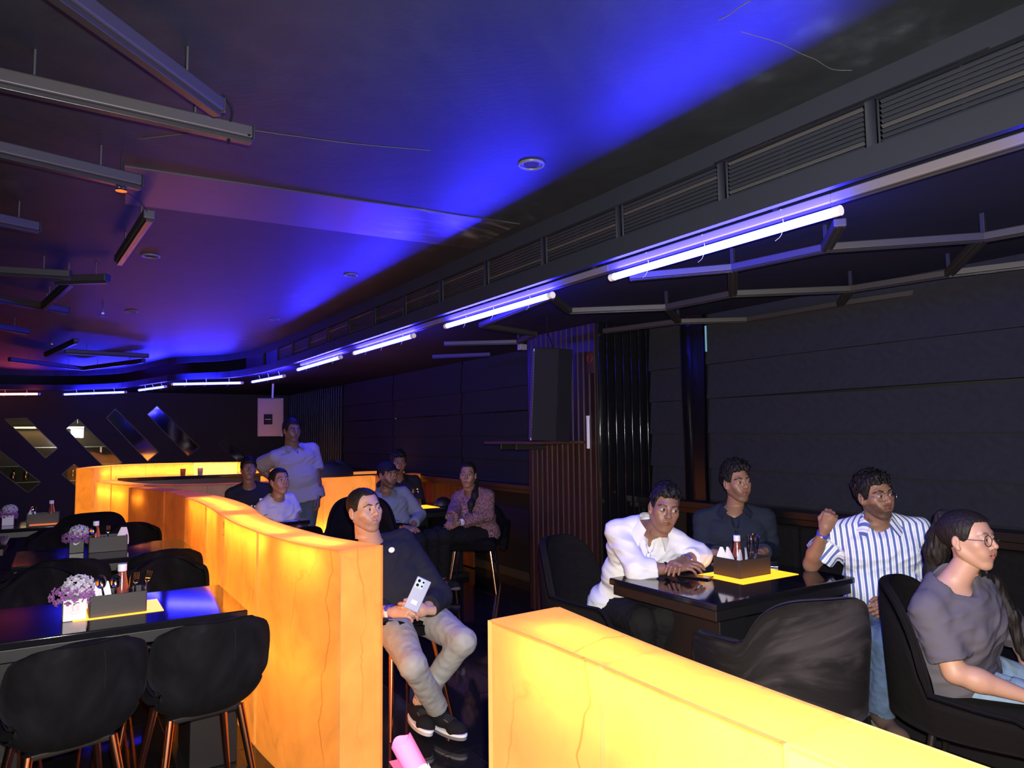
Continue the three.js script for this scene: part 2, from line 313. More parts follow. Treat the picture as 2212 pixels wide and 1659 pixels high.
// far wall with diagonal openings into the lit bar store behind
{
  const wl = struct('wall_back', null, null, 'black far wall with slanted window slots', 'wall');
  const sh = new THREE.Shape(); sh.moveTo(-3.6, -0.05); sh.lineTo(4.3, -0.05); sh.lineTo(4.3, CEIL + 0.05); sh.lineTo(-3.6, CEIL + 0.05); sh.closePath();
  const px = (...a) => a.map(([u, v]) => { const p = onZ(u, v, BACKZ); return [p.x, p.y]; });
  const slots = [
    px([57, 903], [10, 905], [98, 990], [125, 968]), px([168, 905], [142, 926], [232, 1016], [265, 1000]),
    px([249, 883], [230, 903], [319, 997], [343, 977]), px([340, 876], [318, 895], [407, 986], [430, 965]),
    px([-18, 960], [-45, 985], [60, 1064], [88, 1042]), px([160, 1002], [134, 1025], [178, 1062], [212, 1048]), px([487, 945], [472, 960], [520, 1003], [536, 990]),
  ];
  for (const s of slots) { const h = new THREE.Path(); s.forEach((p, i) => i ? h.lineTo(...p) : h.moveTo(...p)); h.closePath(); sh.holes.push(h); }
  mesh('wall_panel', new THREE.ExtrudeGeometry(sh, { depth: 0.08, bevelEnabled: false }).translate(0, 0, BACKZ - 0.08), std({ color: lin(0.006, 0.006, 0.008), roughness: 0.75 }), wl);
  const pane = phy({ color: lin(0.9, 0.92, 0.95), transmission: 1, thickness: 0, roughness: 0.03, ior: 1.5 });
  const mirror = phy({ color: lin(0.3, 0.3, 0.33), metalness: 1, roughness: 0.06 });
  slots.forEach((s, i) => {
    const p = new THREE.Shape(s.map(q => new THREE.Vector2(q[0], q[1])));
    mesh('pane', new THREE.ExtrudeGeometry(p, { depth: 0.006, bevelEnabled: false }).translate(0, 0, BACKZ - 0.05), i === 2 || i === 3 || i === 6 ? mirror : pane, wl);
    const fr = s.map((q, k) => bar(V(q[0], q[1], BACKZ + 0.004), V(...s[(k + 1) % 4], BACKZ + 0.004), 0.012, 0.012));
    mesh('slot_frame', join(fr), M.blackMetal, wl);
  });
  // the store room behind it
  const rm = struct('wall_store', null, null, 'small lit bar store behind the slanted slots', 'room');
  const cream = std({ color: lin(0.16, 0.12, 0.07), roughness: 0.7 });
  mesh('back_panel', box(6, 2.7, 0.06, -0.6, 1.3, BACKZ - 1.6), cream, rm);
  mesh('side_panel', join([box(0.06, 2.7, 1.5, 1.25, 1.3, BACKZ - 0.85), box(0.06, 2.7, 1.5, -3.55, 1.3, BACKZ - 0.85)]), cream, rm);
  mesh('store_ceiling', box(6, 0.05, 1.7, -0.6, 2.63, BACKZ - 0.85), cream, rm);
  mesh('store_floor', box(6, 0.05, 1.7, -0.6, 0, BACKZ - 0.85), M.blackPaint, rm);
  const lampM = std({ color: lin(0.8, 0.8, 0.8), emissive: lin(3, 3.5, 4.2), emissiveIntensity: 1, roughness: 0.5 });
  const lamp = thing('bar_store_lamp', 'white lamp glaring through the brightest slanted slot', 'lamp', [0.28, 1.62, BACKZ - 0.45]);
  mesh('lamp_diffuser', rbox(0.2, 0.16, 0.03, 0.01), lampM, lamp); mesh('lamp_housing', rbox(0.22, 0.18, 0.03, 0.008, 0, 0, -0.032), M.steel, lamp);
  mesh('hanger', bar(V(0, 0.18, -0.03), V(0, 0.99, -0.03), 0.01, 0.01), M.steel, lamp);
  areaLight('store_lamp_light', 0xe8f2ff, 40, 0.2, 0.16, V(0.28, 1.6, BACKZ - 0.5), V(0.5, 1.2, BACKZ - 1.6));
  const warm = thing('shelf_light', 'warm strip light above the shelves behind the slots', 'lamp', [-0.3, 1.74, BACKZ - 1.5]);
  mesh('strip_lamp', rbox(1.4, 0.03, 0.03, 0.008), std({ color: lin(1, 0.9, 0.7), emissive: lin(2.2, 1.6, 0.8), emissiveIntensity: 1 }), warm);
  mesh('strip_bracket', rbox(1.44, 0.05, 0.03, 0.006, 0, 0.0, -0.032), M.steel, warm);
  areaLight('shelf_strip_light', 0xffd79a, 22, 1.4, 0.03, V(-0.3, 1.715, BACKZ - 1.48), V(-0.3, 0, BACKZ - 1.0));
  for (const [y, n] of [[1.02, 0], [1.36, 1], [0.72, 2]]) { const sf = thing('glass_shelf', ['middle', 'upper', 'lower'][n] + ' glass shelf seen through the slanted slots', 'shelf', [-0.7, y, BACKZ - 1.35]); mesh('shelf_board', rbox(3.6, 0.02, 0.36, 0.004), std({ color: lin(0.35, 0.33, 0.2), roughness: 0.15, metalness: 0.3 }), sf); mesh('bracket', box(0.03, 0.1, 0.3, -1.4, -0.06, -0.02), M.steel, sf); mesh('bracket', box(0.03, 0.1, 0.3, 1.4, -0.06, -0.02), M.steel, sf); }
}

// ------------------------------------------------------------------ coloured tubes along the dropped edge
const TUBE_Y = 2.262;
const blueCol = lin(0.022, 0.018, 1), redCol = lin(1, 0.05, 0.04);
function tubeLamp(a, b, red, label) {
  const mid = a.clone().add(b).multiplyScalar(0.5), L = a.distanceTo(b), dir = b.clone().sub(a).normalize();
  const o = thing(red ? 'red_tube_light' : 'blue_tube_light', label, 'tube light', mid.toArray(), Math.atan2(-dir.z, dir.x), red ? undefined : 'blue tube lights along the ceiling edge');
  const em = red ? std({ color: lin(0.8, 0.5, 0.5), emissive: lin(9, 2.2, 2.0) }) : std({ color: lin(0.6, 0.7, 0.9), emissive: lin(0.8, 0.92, 12) });
  mesh('glowing_tube', cyl(0.017, 0.017, L - 0.02, 16).rotateZ(Math.PI / 2), em, o);
  for (const s of [-1, 1]) mesh('end_cap', cyl(0.0185, 0.0185, 0.03, 16).rotateZ(Math.PI / 2), M.whitePlastic, o, [s * (L / 2 - 0.005), 0, 0]);
  for (const s of [-0.6, 0.05, 0.62]) mesh('cable_tie', tube([V(0, 0.075, 0.012), V(0.004, 0.02, 0.03), V(0.01, -0.024, 0.02), V(0.04, -0.035, 0.026)], 0.0009, 12, 5), M.whitePlastic, o, [s * L / 2, 0, 0]);
  const nrm = V(dir.z, 0, -dir.x); if (nrm.x * 1 + nrm.z * 0.5 > 0) nrm.negate(); // towards the room
  const k = red ? 45 : 700, col = red ? redCol : blueCol;
  const up = V(0, 1, 0).addScaledVector(nrm, 0.32).normalize(), dn = V(0, -1, 0).addScaledVector(nrm, 0.35).normalize();
  const back = nrm.clone().multiplyScalar(-0.62).add(V(0, 0.78, 0)).normalize();
  for (const [d, f] of [[up, 1], [dn, 0.2], [back, 0.24]]) {
    const p = mid.clone().addScaledVector(d, 0.021), l = new THREE.RectAreaLight(col, k * f, L - 0.03, 0.03);
    l.name = 'tube_glow_light'; l.position.copy(p);
    l.quaternion.setFromRotationMatrix(new THREE.Matrix4().makeBasis(dir.clone(), d.clone().negate().cross(dir), d.clone().negate()));
    scene.add(l);
  }
  return o;
}
const tubeLine = off => (u, v) => at(u, v, TUBE_Y);
const TP = [[1808, 455, 1314, 598], [1170, 635, 958, 704], [888, 725, 768, 763], [728, 771, 651, 799], [614, 812, 545, 825], [524, 827, 372, 830], [358, 835, 300, 843], [272, 847, 138, 852]];
const tubeNames = ['long blue tube light highest in the picture above the table with four guests', 'blue tube light above the loudspeaker on the pillar', 'blue tube light third along the ceiling edge', 'blue tube light fourth along the ceiling edge', 'short blue tube light fifth along the ceiling edge', 'blue tube light across the bend beyond the standing man', 'shortest blue tube light at the far bend', 'blue tube light beside the red tube at far end'];
TP.forEach(([a, b, c, d], i) => {
  let p = at(a, b, TUBE_Y), q = at(c, d, TUBE_Y);
  if (i < 4) { p.x = q.x = 2.252; }
  tubeLamp(p, q, false, tubeNames[i]);
});
tubeLamp(V(2.252, TUBE_Y, 0.35), V(2.252, TUBE_Y, -0.80), false, 'blue tube light cut off by the picture edge');
tubeLamp(at(85, 851, TUBE_Y), at(-60, 852, TUBE_Y), true, 'red tube light over the far slanted slots');

// grey aluminium profile rail that carries the tubes, and the open lattice of profiles below the dropped ceiling
function profileBar(parent, a, b, w = 0.05, h = 0.034, mat = M.profile) {
  mesh('profile_bar', bar(a, b, w, h), mat, parent);
  const d = b.clone().sub(a).normalize(), side = V(-d.z, 0, d.x), lo = V(0, -0.0185, 0);
  mesh('profile_groove', join([bar(a.clone().add(lo).addScaledVector(side, 0.012), b.clone().add(lo).addScaledVector(side, 0.012), 0.005, 0.004), bar(a.clone().add(lo).addScaledVector(side, -0.012), b.clone().add(lo).addScaledVector(side, -0.012), 0.005, 0.004)]), M.profileDark, parent);
}
{
  const r = thing('profile_rail', 'grey aluminium rail carrying the blue tubes along the ceiling edge', 'rail');
  const y = 2.322, railMat = std({ color: lin(0.11, 0.1, 0.11), roughness: 0.5 });
  const pts = [V(2.29, y, 0.9), V(2.29, y, -1.46), V(2.29, y, -2.66), V(2.29, y, -4.5), V(2.29, y, -6.3), V(2.29, y, -8.0)];
  for (let i = 0; i + 1 < pts.length; i++) profileBar(r, pts[i], pts[i + 1], 0.05, 0.034, railMat);
  for (let z = 0.5; z > -8; z -= 1.1) mesh('hanger', bar(V(2.29, y, z), V(2.29, LOW, z), 0.02, 0.02), M.profileDark, r);
  const g = thing('ceiling_lattice', 'open lattice of grey aluminium profiles below the dropped ceiling', 'ceiling lattice');
  const N = { a: [1361, 598], b: [1583, 578], c: [1785, 535], d: [1815, 480], e: [2125, 512], e2: [2300, 480], f: [2050, 590], g: [1838, 624], f2: [2300, 560], h: [1583, 634], i: [1440, 663], j: [1230, 671], k: [1190, 640], l: [1465, 694], m: [1615, 690], n: [1305, 715], o: [1815, 656], p: [2300, 585], q: [960, 742], r: [1120, 738], s: [1155, 721], t: [1040, 702], v: [935, 770], w: [1060, 765] };
  for (const k of Object.keys(N)) N[k] = at(...N[k], 2.272);
  for (const e of 'a-b b-c c-d c-e e-e2 e-f f-g f-f2 b-h h-g h-i i-j j-k i-l l-m l-n g-o o-m o-p q-r r-s s-t v-w k-t'.split(' ')) { const [p, q] = e.split('-').map(x => N[x]); profileBar(g, p, q, 0.046, 0.032); }
  for (const k of 'b c e f g h i l o r'.split(' ')) mesh('hanger', bar(N[k].clone(), N[k].clone().setY(LOW), 0.018, 0.018), M.profileDark, g);
}
// loose aluminium profiles hung from the upper ceiling
{
  const spec = [
    [[60, -75], [470, 228], 'grey hanging profile running to the top edge of the picture', 0.4],
    [[-120, 140], [543, 290], 'longest grey hanging profile with a dangling cable at its end', 0.35],
    [[-150, 285], [303, 392], 'grey hanging profile with a small spot clipped under its tip', 0.3],
    [[-120, 448], [82, 490], 'short grey hanging profile between the ceiling spot and tilted bar', 0.7],
    [[323, 462], [258, 560], 'purple-lit tilted hanging profile pointing down the room', 0.5],
    [[-120, 576], [152, 592], 'grey hanging profile behind the tilted one', 0.9],
    [[120, 603], [232, 600], 'short dark profile with a blue lit underside', 0.5],
    [[155, 605], [95, 660], 'blue-lit slanting profile joining two hanging bars', 0.5],
    [[-80, 630], [145, 670], 'hanging profile with orange edge below the slanting bar', 0.6],
    [[-80, 690], [60, 715], 'far hanging profile glinting red at the picture edge', 0.5],
    [[165, 735], [100, 765], 'dark far profile beside the white sprinkler', 0.5],
    [[140, 758], [320, 768], 'thin far profile lit blue near the ceiling bend', 0.5],
    [[20, 775], [180, 795], 'far profile with a red lit edge over the red tube', 0.5],
    [[180, 795], [310, 778], 'far profile with a blue lit edge over the blue tube', 0.5],
  ];
  spec.forEach(([p, q, label, f], i) => {
    const a = at(...p, 2.555), b = at(...q, 2.555), c = a.clone().lerp(b, 0.5);
    const o = thing('hanging_profile', label, 'profile', c.toArray(), 0, 'aluminium profiles hung from the upper ceiling');
    const A = a.clone().sub(c), B = b.clone().sub(c);
    mesh('channel', bar(A, B, 0.052, 0.045), M.profile, o);
    const lo = V(0, -0.03, 0);
    mesh('lens_strip', bar(A.clone().add(lo), B.clone().add(lo), 0.03, 0.016), M.profileDark, o);
    mesh('end_cap', bar(B.clone(), B.clone().addScaledVector(B.clone().normalize(), 0.006), 0.054, 0.05), M.profileDark, o);
    for (const t of [0.25, 0.78]) { const h = A.clone().lerp(B, t); mesh('bracket', bar(h, h.clone().setY(CEIL - 2.555), 0.03, 0.006), M.profile, o); }
  });
  const cb = thing('loose_cable', 'dark cable dangling over the end of the longest hanging profile', 'cable');
  const e = at(540, 290, 2.55), s = at(484, 206, 2.6);
  mesh('cable_run', tube([at(470, 225, 2.56), s, s.clone().lerp(e, 0.3).setY(2.58), at(490, 285, 2.56), at(494, 308, 2.5)], 0.004, 30, 6), M.blackPlastic, cb);
  mesh('cable_loop', tube([at(494, 308, 2.5), at(505, 290, 2.56), at(520, 283, 2.585), at(528, 290, 2.56), at(540, 292, 2.53)], 0.003, 30, 6), M.blackPlastic, cb);
  const spot = (u, v, h, label) => { const p = at(u, v, h); const o = thing('clip_spot', label, 'spot', p.toArray()); mesh('stem', cyl(0.006, 0.006, 0.05, 10), M.chrome, o, [0, 0.02, 0]); mesh('deflector', cyl(0.02, 0.022, 0.006, 18), M.chrome, o, [0, -0.012, 0]); mesh('collar', cyl(0.011, 0.011, 0.016, 12), M.whitePlastic, o, [0, 0.008, 0]); mesh('feed_pipe', bar(V(0, 0.04, 0), V(0, CEIL - h, 0), 0.004, 0.004, true), M.blackMetal, o); };
  spot(262, 405, 2.52, 'small chrome sprinkler under the third hanging profile');
  spot(222, 679, 2.57, 'small white sprinkler alone on the purple ceiling');
  spot(112, 745, 2.56, 'white sprinkler farthest away near the red tube');
  const wire = thing('loose_cable', 'thin wire bowed between the third profile and the tilted one', 'cable'); mesh('cable_run', tube([at(265, 412, 2.53), at(290, 425, 2.57), at(308, 440, 2.58), at(318, 458, 2.56)], 0.0018, 20, 5), M.blackPlastic, wire);
}
// recessed downlights in the upper ceiling
for (const [u, v, r, label] of [[1148, 354, 0.052, 'round recessed downlight in the bright blue ceiling patch'], [758, 593, 0.045, 'second round recessed downlight on the blue ceiling'], [593, 689, 0.042, 'farthest round recessed downlight on the blue ceiling'], [325, 552, 0.05, 'unlit recessed downlight beside the tilted hanging profile'], [284, 672, 0.045, 'small dark recessed downlight on the purple ceiling']]) {
  const p = at(u, v, CEIL), o = thing('recessed_downlight', label, 'downlight', [p.x, CEIL, p.z], 0, 'recessed downlights');
  mesh('trim_ring', new THREE.TorusGeometry(r, 0.007, 10, 36).rotateX(Math.PI / 2), std({ color: lin(0.09, 0.09, 0.09), roughness: 0.35 }), o, [0, -0.003, 0]);
  mesh('reflector', lathe([[r * 0.98, -0.002], [r * 0.7, -0.004], [r * 0.62, -0.0015]], 32), M.blackMetal, o);
  mesh('lens', cyl(r * 0.6, r * 0.6, 0.004, 28), std({ color: lin(0.01, 0.009, 0.006), roughness: 0.8 }), o, [0, -0.002, 0]);
}
// repainted strip across the upper ceiling
{
  const a = [[0.2, -3.36], [2.1, -3.2], [2.12, -3.78], [0.24, -3.9]];
  const sh = new THREE.Shape(a.map(p => new THREE.Vector2(p[0], -p[1])));
  const g = new THREE.ExtrudeGeometry(sh, { depth: 0.006, bevelEnabled: false }).rotateX(-Math.PI / 2).translate(0, CEIL - 0.006, 0);
  const p = g.attributes.position, uv = g.attributes.uv; for (let i = 0; i < p.count; i++) uv.setXY(i, (p.getX(i) - 0.2) / 1.95, (p.getZ(i) + 3.9) / 0.7);
  tag(mesh('ceiling_access_panel', g, M.ceilingPatch, scene), 'mottled repainted strip panel across the upper ceiling', 'ceiling panel');
  const cr = thing('ceiling_crack', 'thin pale crack lines running across the upper ceiling', 'crack');
  const crack = (pts, r) => mesh('crack_line', tube(pts.map(q => at(...q, CEIL - 0.0004)), r, 60, 4), std({ color: lin(0.08, 0.08, 0.085), roughness: 0.8 }), cr);
  crack([[1600, 68], [1680, 92], [1735, 118], [1760, 128], [1800, 150], [1840, 152]], 0.0011);
  crack([[1620, 2], [1598, 15], [1575, 32], [1552, 44]], 0.001);
  crack([[300, 300], [520, 280], [620, 292], [760, 310], [930, 325]], 0.0009);
}

// ------------------------------------------------------------------ glowing onyx dividers
const onyxFn = (x, y) => {
  let line = 0; for (let i = 0; i < 6; i++) { let d = Math.abs(x - (i + 0.5) / 6 - 0.09 * wrapNoise(0.13 * i, y, 3, i * 5 + 2, 3) - 0.03 * wrapNoise(0.3, y, 16, i * 3, 3)); d = Math.min(d, 1 - d); line = Math.max(line, Math.exp(-Math.pow(d / 0.0019, 2)) * sstep(-0.05, 0.2, wrapNoise(0.2 * i, y, 2.5, i * 7 + 11, 2))); }
  const w = 0.5 * wrapNoise(x, y, 4, 1, 4), c = wrapNoise(x, y, 5, 8, 5) + 0.5 * wrapNoise(x, y, 13, 3, 4);
  const vein = Math.pow(1 - Math.min(1, Math.abs(wrapNoise(x, y, 3.2, 20, 5) + 0.06) * 16), 3) * (0.35 + 0.65 * sstep(-0.15, 0.25, wrapNoise(x, y, 6, 33, 3)));
  const hair = Math.pow(1 - Math.min(1, Math.abs(wrapNoise(x, y, 5, 52, 4)) * 40), 3) * 0.5;
  const g = 0.87 + 0.17 * c + 0.08 * w - 0.07 * Math.max(0, vein) * (hair > 0 ? 1 : 0.8) - 0.13 * line;
  return [255 * clamp(g * 1.02), 255 * clamp(g * 0.9 - 0.05 * line), 255 * clamp(g * 0.74 - 0.1 * line)];
};
const onyxMap = tex(1024, 1024, onyxFn, [0.62, 0.62]);
const onyx = (k, g = 0.3, b = 0.02) => phy({ map: onyxMap, color: lin(0.62, 0.46, 0.24), emissiveMap: onyxMap, emissive: lin(k, k * g, k * b), transmission: 0.5, thickness: 0, roughness: 1, specularIntensity: 0.12, clearcoat: 0.06, clearcoatRoughness: 0.25 });
const ONYX = { bright: onyx(1.6, 0.44, 0.1), mid: onyx(1.5, 0.38, 0.04), low: onyx(0.95, 0.26), dim: onyx(0.42, 0.2), dark: onyx(0.2, 0.2), off: phy({ map: onyxMap, color: lin(0.5, 0.42, 0.34), roughness: 0.7 }), hot: onyx(2.8, 0.85, 0.42) };
const ledMat = k => std({ color: lin(1, 0.8, 0.4), emissive: lin(k, k * 0.48, k * 0.07) });
const LED = { full: ledMat(120), soft: ledMat(50) };
// a single stone sheet with its edges turned in
function sheet(f, ns, nt, rim = 0.012, uvf) {
  const P = [], idx = [], uv = [], a = V(0, 0, 0), b = V(0, 0, 0), n = V(0, 0, 0), e = 1e-3, W = nt + 3;
  for (let i = 0; i < ns + 3; i++) for (let j = 0; j < nt + 3; j++) {
    const s = clamp((i - 1) / ns), t = clamp((j - 1) / nt), p = f(s, t);
    a.copy(f(Math.min(1, s + e), t)).sub(f(Math.max(0, s - e), t)); b.copy(f(s, Math.min(1, t + e))).sub(f(s, Math.max(0, t - e)));
    n.crossVectors(a, b).normalize();
    if (i === 0 || j === 0 || i === ns + 2 || j === nt + 2) p.addScaledVector(n, -rim);
    P.push(p.x, p.y, p.z); uv.push(...uvf(s, t));
  }
  for (let i = 0; i < ns + 2; i++) for (let j = 0; j < nt + 2; j++) { const q = i * W + j; idx.push(q, q + W, q + W + 1, q, q + W + 1, q + 1); }
  const g = new THREE.BufferGeometry();
  g.setAttribute('position', new THREE.Float32BufferAttribute(P, 3)); g.setAttribute('uv', new THREE.Float32BufferAttribute(uv, 2)); g.setIndex(idx);
  const h = g.toNonIndexed(); h.computeVertexNormals(); return mergeVertices(h, 1e-5);
}
let uvShift = 0;
// front / back: edge lines in plan [x, z] seen from the front side; slabs along them, lids on top, LED strips inside
function divider(label, front, back, h, n, kinds, topKinds, leds, lightsOn = 0.5) {
  const o = thing('glowing_divider', label, 'light divider', [front[0][0], 0, front[0][1]]);
  const O = o.position;
  const F = new THREE.CatmullRomCurve3(front.map(p => V(p[0] - O.x, 0, p[1] - O.z)), false, 'centripetal'), B = new THREE.CatmullRomCurve3(back.map(p => V(p[0] - O.x, 0, p[1] - O.z)), false, 'centripetal');
  const LF = F.getLength(), gap = 0.0005; uvShift += 1.37;
  const us = uvShift;
  for (let k = 0; k < n; k++) {
    const s0 = k / n + gap / LF, s1 = (k + 1) / n - gap / LF, seg = Math.max(3, Math.ceil(LF / n / 0.06)), m = ONYX[kinds[k % kinds.length]], mt = ONYX[topKinds[k % topKinds.length]];
    mesh('light_panel', sheet((s, t) => F.getPointAt(clamp(lerp(s1, s0, s))).setY(lerp(0.0, h - 0.001, t)), seg, 8, 0.012, (s, t) => [us + lerp(s1, s0, s) * LF, t * h]), m, o);
    mesh('light_panel', sheet((s, t) => B.getPointAt(clamp(lerp(s0, s1, s))).setY(lerp(0.0, h - 0.001, t)), seg, 8, 0.012, (s, t) => [us + 3 + lerp(s1, s0, s) * LF, t * h]), m, o);
    mesh('top_light_panel', sheet((s, t) => F.getPointAt(clamp(lerp(s0, s1, s))).lerp(B.getPointAt(clamp(lerp(s0, s1, s))), t).setY(h), seg, 4, 0.012, (s, t) => [us + lerp(s0, s1, s) * LF, t * 0.2 + 5]), mt, o);
  }
  for (const [e, w] of [[0, 1], [1, 0]]) {
    const a = F.getPointAt(e), b = B.getPointAt(e);
    mesh('end_light_panel', sheet((s, t) => a.clone().lerp(b, w ? 1 - s : s).setY(lerp(0, h - 0.001, t)), 4, 8, 0.012, (s, t) => [us + 7 + s * 0.2, t * h]), ONYX[e ? 'bright' : kinds[0]], o);
  }
  for (const [s0, s1, y, q, kind] of leds) { // q: 0 near the front sheet .. 1 near the back sheet
    const c = []; for (let i = 0; i <= 24; i++) { const s = lerp(s0, s1, i / 24); c.push(F.getPointAt(s).lerp(B.getPointAt(s), q).setY(y)); }
    mesh('led_strip', new THREE.TubeGeometry(new THREE.CatmullRomCurve3(c), 40, 0.008, 6), LED[kind], o);
  }
  // the light the stone gives to the room
  const m = Math.max(2, Math.round(LF / 1.2));
  for (let k = 0; k < m; k++) for (const [C, sg] of [[F, -1], [B, 1]]) {
    const p = C.getPointAt((k + 0.5) / m), q = (C === F ? B : F).getPointAt((k + 0.5) / m), out = p.clone().sub(q).normalize();
    const pos = p.clone().addScaledVector(out, 0.03).setY(h * 0.55).add(O);
    areaLight('divider_glow_light', lin(1, 0.36, 0.04), lightsOn, LF / m * 0.9, h * 0.8, pos, pos.clone().add(out));
  }
  return o;
}
divider('long wavy onyx divider ending beside the man holding a phone',
  [[0.60, -7.9], [0.80, -7.2], [0.89, -5.94], [0.885, -5.16], [0.86, -4.69], [0.845, -4.31], [0.85, -4.0], [0.87, -3.59], [0.92, -3.19], [1.0, -2.9]],
  [[0.74, -8.0], [0.97, -7.2], [1.12, -6.0], [1.12, -5.2], [1.06, -4.6], [1.035, -4.3], [1.035, -4.0], [1.055, -3.66], [1.09, -3.33], [1.19, -2.94]],
  1.03, 6, ['dim', 'dim', 'low', 'mid', 'mid', 'mid'], ['dark', 'dim', 'mid', 'mid', 'mid', 'bright'],
  [[0.02, 0.06, 0.93, 0.3, 'soft'], [0.36, 0.6, 0.98, 0.45, 'full'], [0.66, 0.86, 0.98, 0.4, 'full'], [0.9, 0.97, 0.98, 0.45, 'full'], [0.45, 0.97, 0.5, 0.6, 'soft'], [0.3, 0.6, 0.2, 0.6, 'soft']], 0.16);
divider('straight blazing onyx divider nearest the camera', [[0.95, -1.6], [0.955, -1.2], [0.95, -0.85], [0.955, -0.3], [0.95, 0.6]], [[1.16, -1.61], [1.12, -1.2], [1.105, -0.85], [1.1, -0.3], [1.1, 0.6]],
  1.03, 5, ['bright', 'bright', 'hot', 'hot', 'hot'], ['mid', 'mid', 'bright', 'bright', 'hot'], [[0.06, 0.9, 0.975, 0.4, 'full'], [0.35, 0.9, 0.6, 0.4, 'soft'], [0.5, 0.95, 0.3, 0.4, 'soft']], 0.4);
divider('curved onyx booth wall behind the standing man', [[0.36, -9.4], [0.62, -8.38], [1.0, -7.95], [1.59, -7.78], [2.4, -8.0], [3.26, -8.1], [3.84, -8.2]], [[0.54, -9.45], [0.78, -8.5], [1.1, -8.12], [1.6, -7.96], [2.4, -8.18], [3.26, -8.28], [3.84, -8.38]],
  1.03, 7, ['bright', 'mid', 'off', 'off', 'mid', 'bright', 'dim'], ['low', 'dim', 'dim', 'dim', 'mid', 'mid', 'dark'], [[0.02, 0.22, 0.92, 0.35, 'full'], [0.55, 0.85, 0.45, 0.35, 'full'], [0.02, 0.2, 0.35, 0.35, 'soft']], 0.22);
divider('rear curved onyx wall of the far booth', [[0.36, -10.2], [0.54, -10.7], [0.9, -11.15], [1.5, -11.15], [2.2, -10.74], [2.6, -10.3]], [[0.2, -10.3], [0.4, -10.85], [0.8, -11.32], [1.5, -11.33], [2.3, -10.9], [2.74, -10.4]],
  1.15, 5, ['mid', 'bright', 'bright', 'hot', 'mid'], ['bright', 'bright', 'bright', 'bright', 'mid'], [[0.1, 0.95, 1.06, 0.4, 'full'], [0.3, 0.9, 0.8, 0.3, 'full']], 0.22);
{
  const d = thing('glowing_counter', 'low glowing counter corner behind the man in the grey shirt and cap', 'light counter', [3.35, 0, -9.0]);
  mesh('body', rbox(1.1, 1.02, 0.5, 0.01, 0, 0.51, 0), M.tableSide, d);
  mesh('top_light_panel', rbox(1.06, 0.012, 0.46, 0.004, 0, 1.026, 0), ONYX.bright, d);
  areaLight('counter_glow_light', lin(1, 0.36, 0.04), 0.8, 1.0, 0.4, V(3.35, 1.04, -9.0), V(3.35, 2, -9.0));
  const p = thing('wall_wainscot', 'brown wooden panelling under the far window ledge', 'panelling', [WALLX - 0.1, 0, -7.2]);
  const wm = [0, 1, 2].map(k => phy({ map: tex(64, 256, (x, y) => { const g = 26 * wrapNoise(x, y, 7, k * 4, 4); return [92 + g + 8 * k, 50 + g * 0.7, 28 + g * 0.5]; }), roughness: 0.4 }));
  for (let i = 0; i < 10; i++) mesh('plank', rbox(0.02, 0.93, 0.148, 0.003), wm[(i * 2) % 3], p, [0.11, 0.475, -i * 0.15]);
}

// ------------------------------------------------------------------ tables
const glowMat = std({ color: lin(0.3, 0.14, 0.02), emissive: lin(2.4, 0.85, 0.03), roughness: 0.35 });
const glowLow = std({ color: lin(0.3, 0.14, 0.02), emissive: lin(0.8, 0.14, 0.02), roughness: 0.35 });
function table(x0, x1, z0, z1, label, glow, ped = [0.22, 0.78], gm = glowMat) {
  const w = x1 - x0, d = z1 - z0, cx = (x0 + x1) / 2, cz = (z0 + z1) / 2;
  const o = thing('dining_table', label, 'table', [cx, 0, cz], 0, 'black gloss dining tables');
  mesh('tabletop', rbox(w, 0.032, d, 0.006, 0, 0.734, 0), M.tableTop, o);
  mesh('apron', rbox(w - 0.03, 0.05, d - 0.03, 0.004, 0, 0.693, 0), M.tableSide, o);
  for (const t of ped) {
    mesh('pedestal', rbox(0.2, 0.62, d * 0.52, 0.006, (t - 0.5) * w, 0.36, 0), M.tableSide, o);
    mesh('base_plate', rbox(0.27, 0.05, d * 0.72, 0.006, (t - 0.5) * w, 0.025, 0), M.tableSide, o);
  }
  if (glow) {
    const [a, b, c, e] = glow, gx = (a + b) / 2 - cx, gz = (c + e) / 2 - cz;
    mesh('light_panel', rbox(b - a, 0.004, e - c, 0.0015, gx, 0.7505, gz), gm, o);
    const weak = gm === glowLow;
    areaLight('table_glow_light', lin(1, 0.36, 0.03), weak ? 0.4 : 1.6, b - a, e - c, V((a + b) / 2, 0.756, (c + e) / 2), V((a + b) / 2, 2, (c + e) / 2));
  }
  return o;
}
table(2.45, 3.49, -2.92, -2.2, 'black gloss table with four guests and a glowing centre panel', [2.88, 3.32, -2.71, -2.41], [0.3, 0.7]);
table(-0.3, 0.72, -3.95, -3.3, 'black gloss table nearest the two copper-legged chairs', [0.07, 0.41, -3.76, -3.5], [0.1, 0.9]);
table(-0.22, 0.8, -5.9, -5.2, 'second black gloss table along the wavy divider', null, [0.15, 0.85]);
table(-0.72, 0.12, -8.05, -7.45, 'farthest black gloss table under the slanted slots', [-0.2, 0.02, -7.84, -7.6], [0.15, 0.85], glowLow);
table(1.22, 1.95, -7.1, -6.5, 'black gloss table of the couple behind the divider', [1.5, 1.75, -6.95, -6.7], [0.3, 0.75]);
table(2.9, 3.82, -7.35, -6.62, 'black gloss table of the trio by the window ledge', [3.02, 3.4, -7.1, -6.78], [0.3, 0.75]);
table(-1.2, -0.3, -6.95, -6.35, 'black gloss table whose edge shows between the flower tables', null, [0.3, 0.75]);

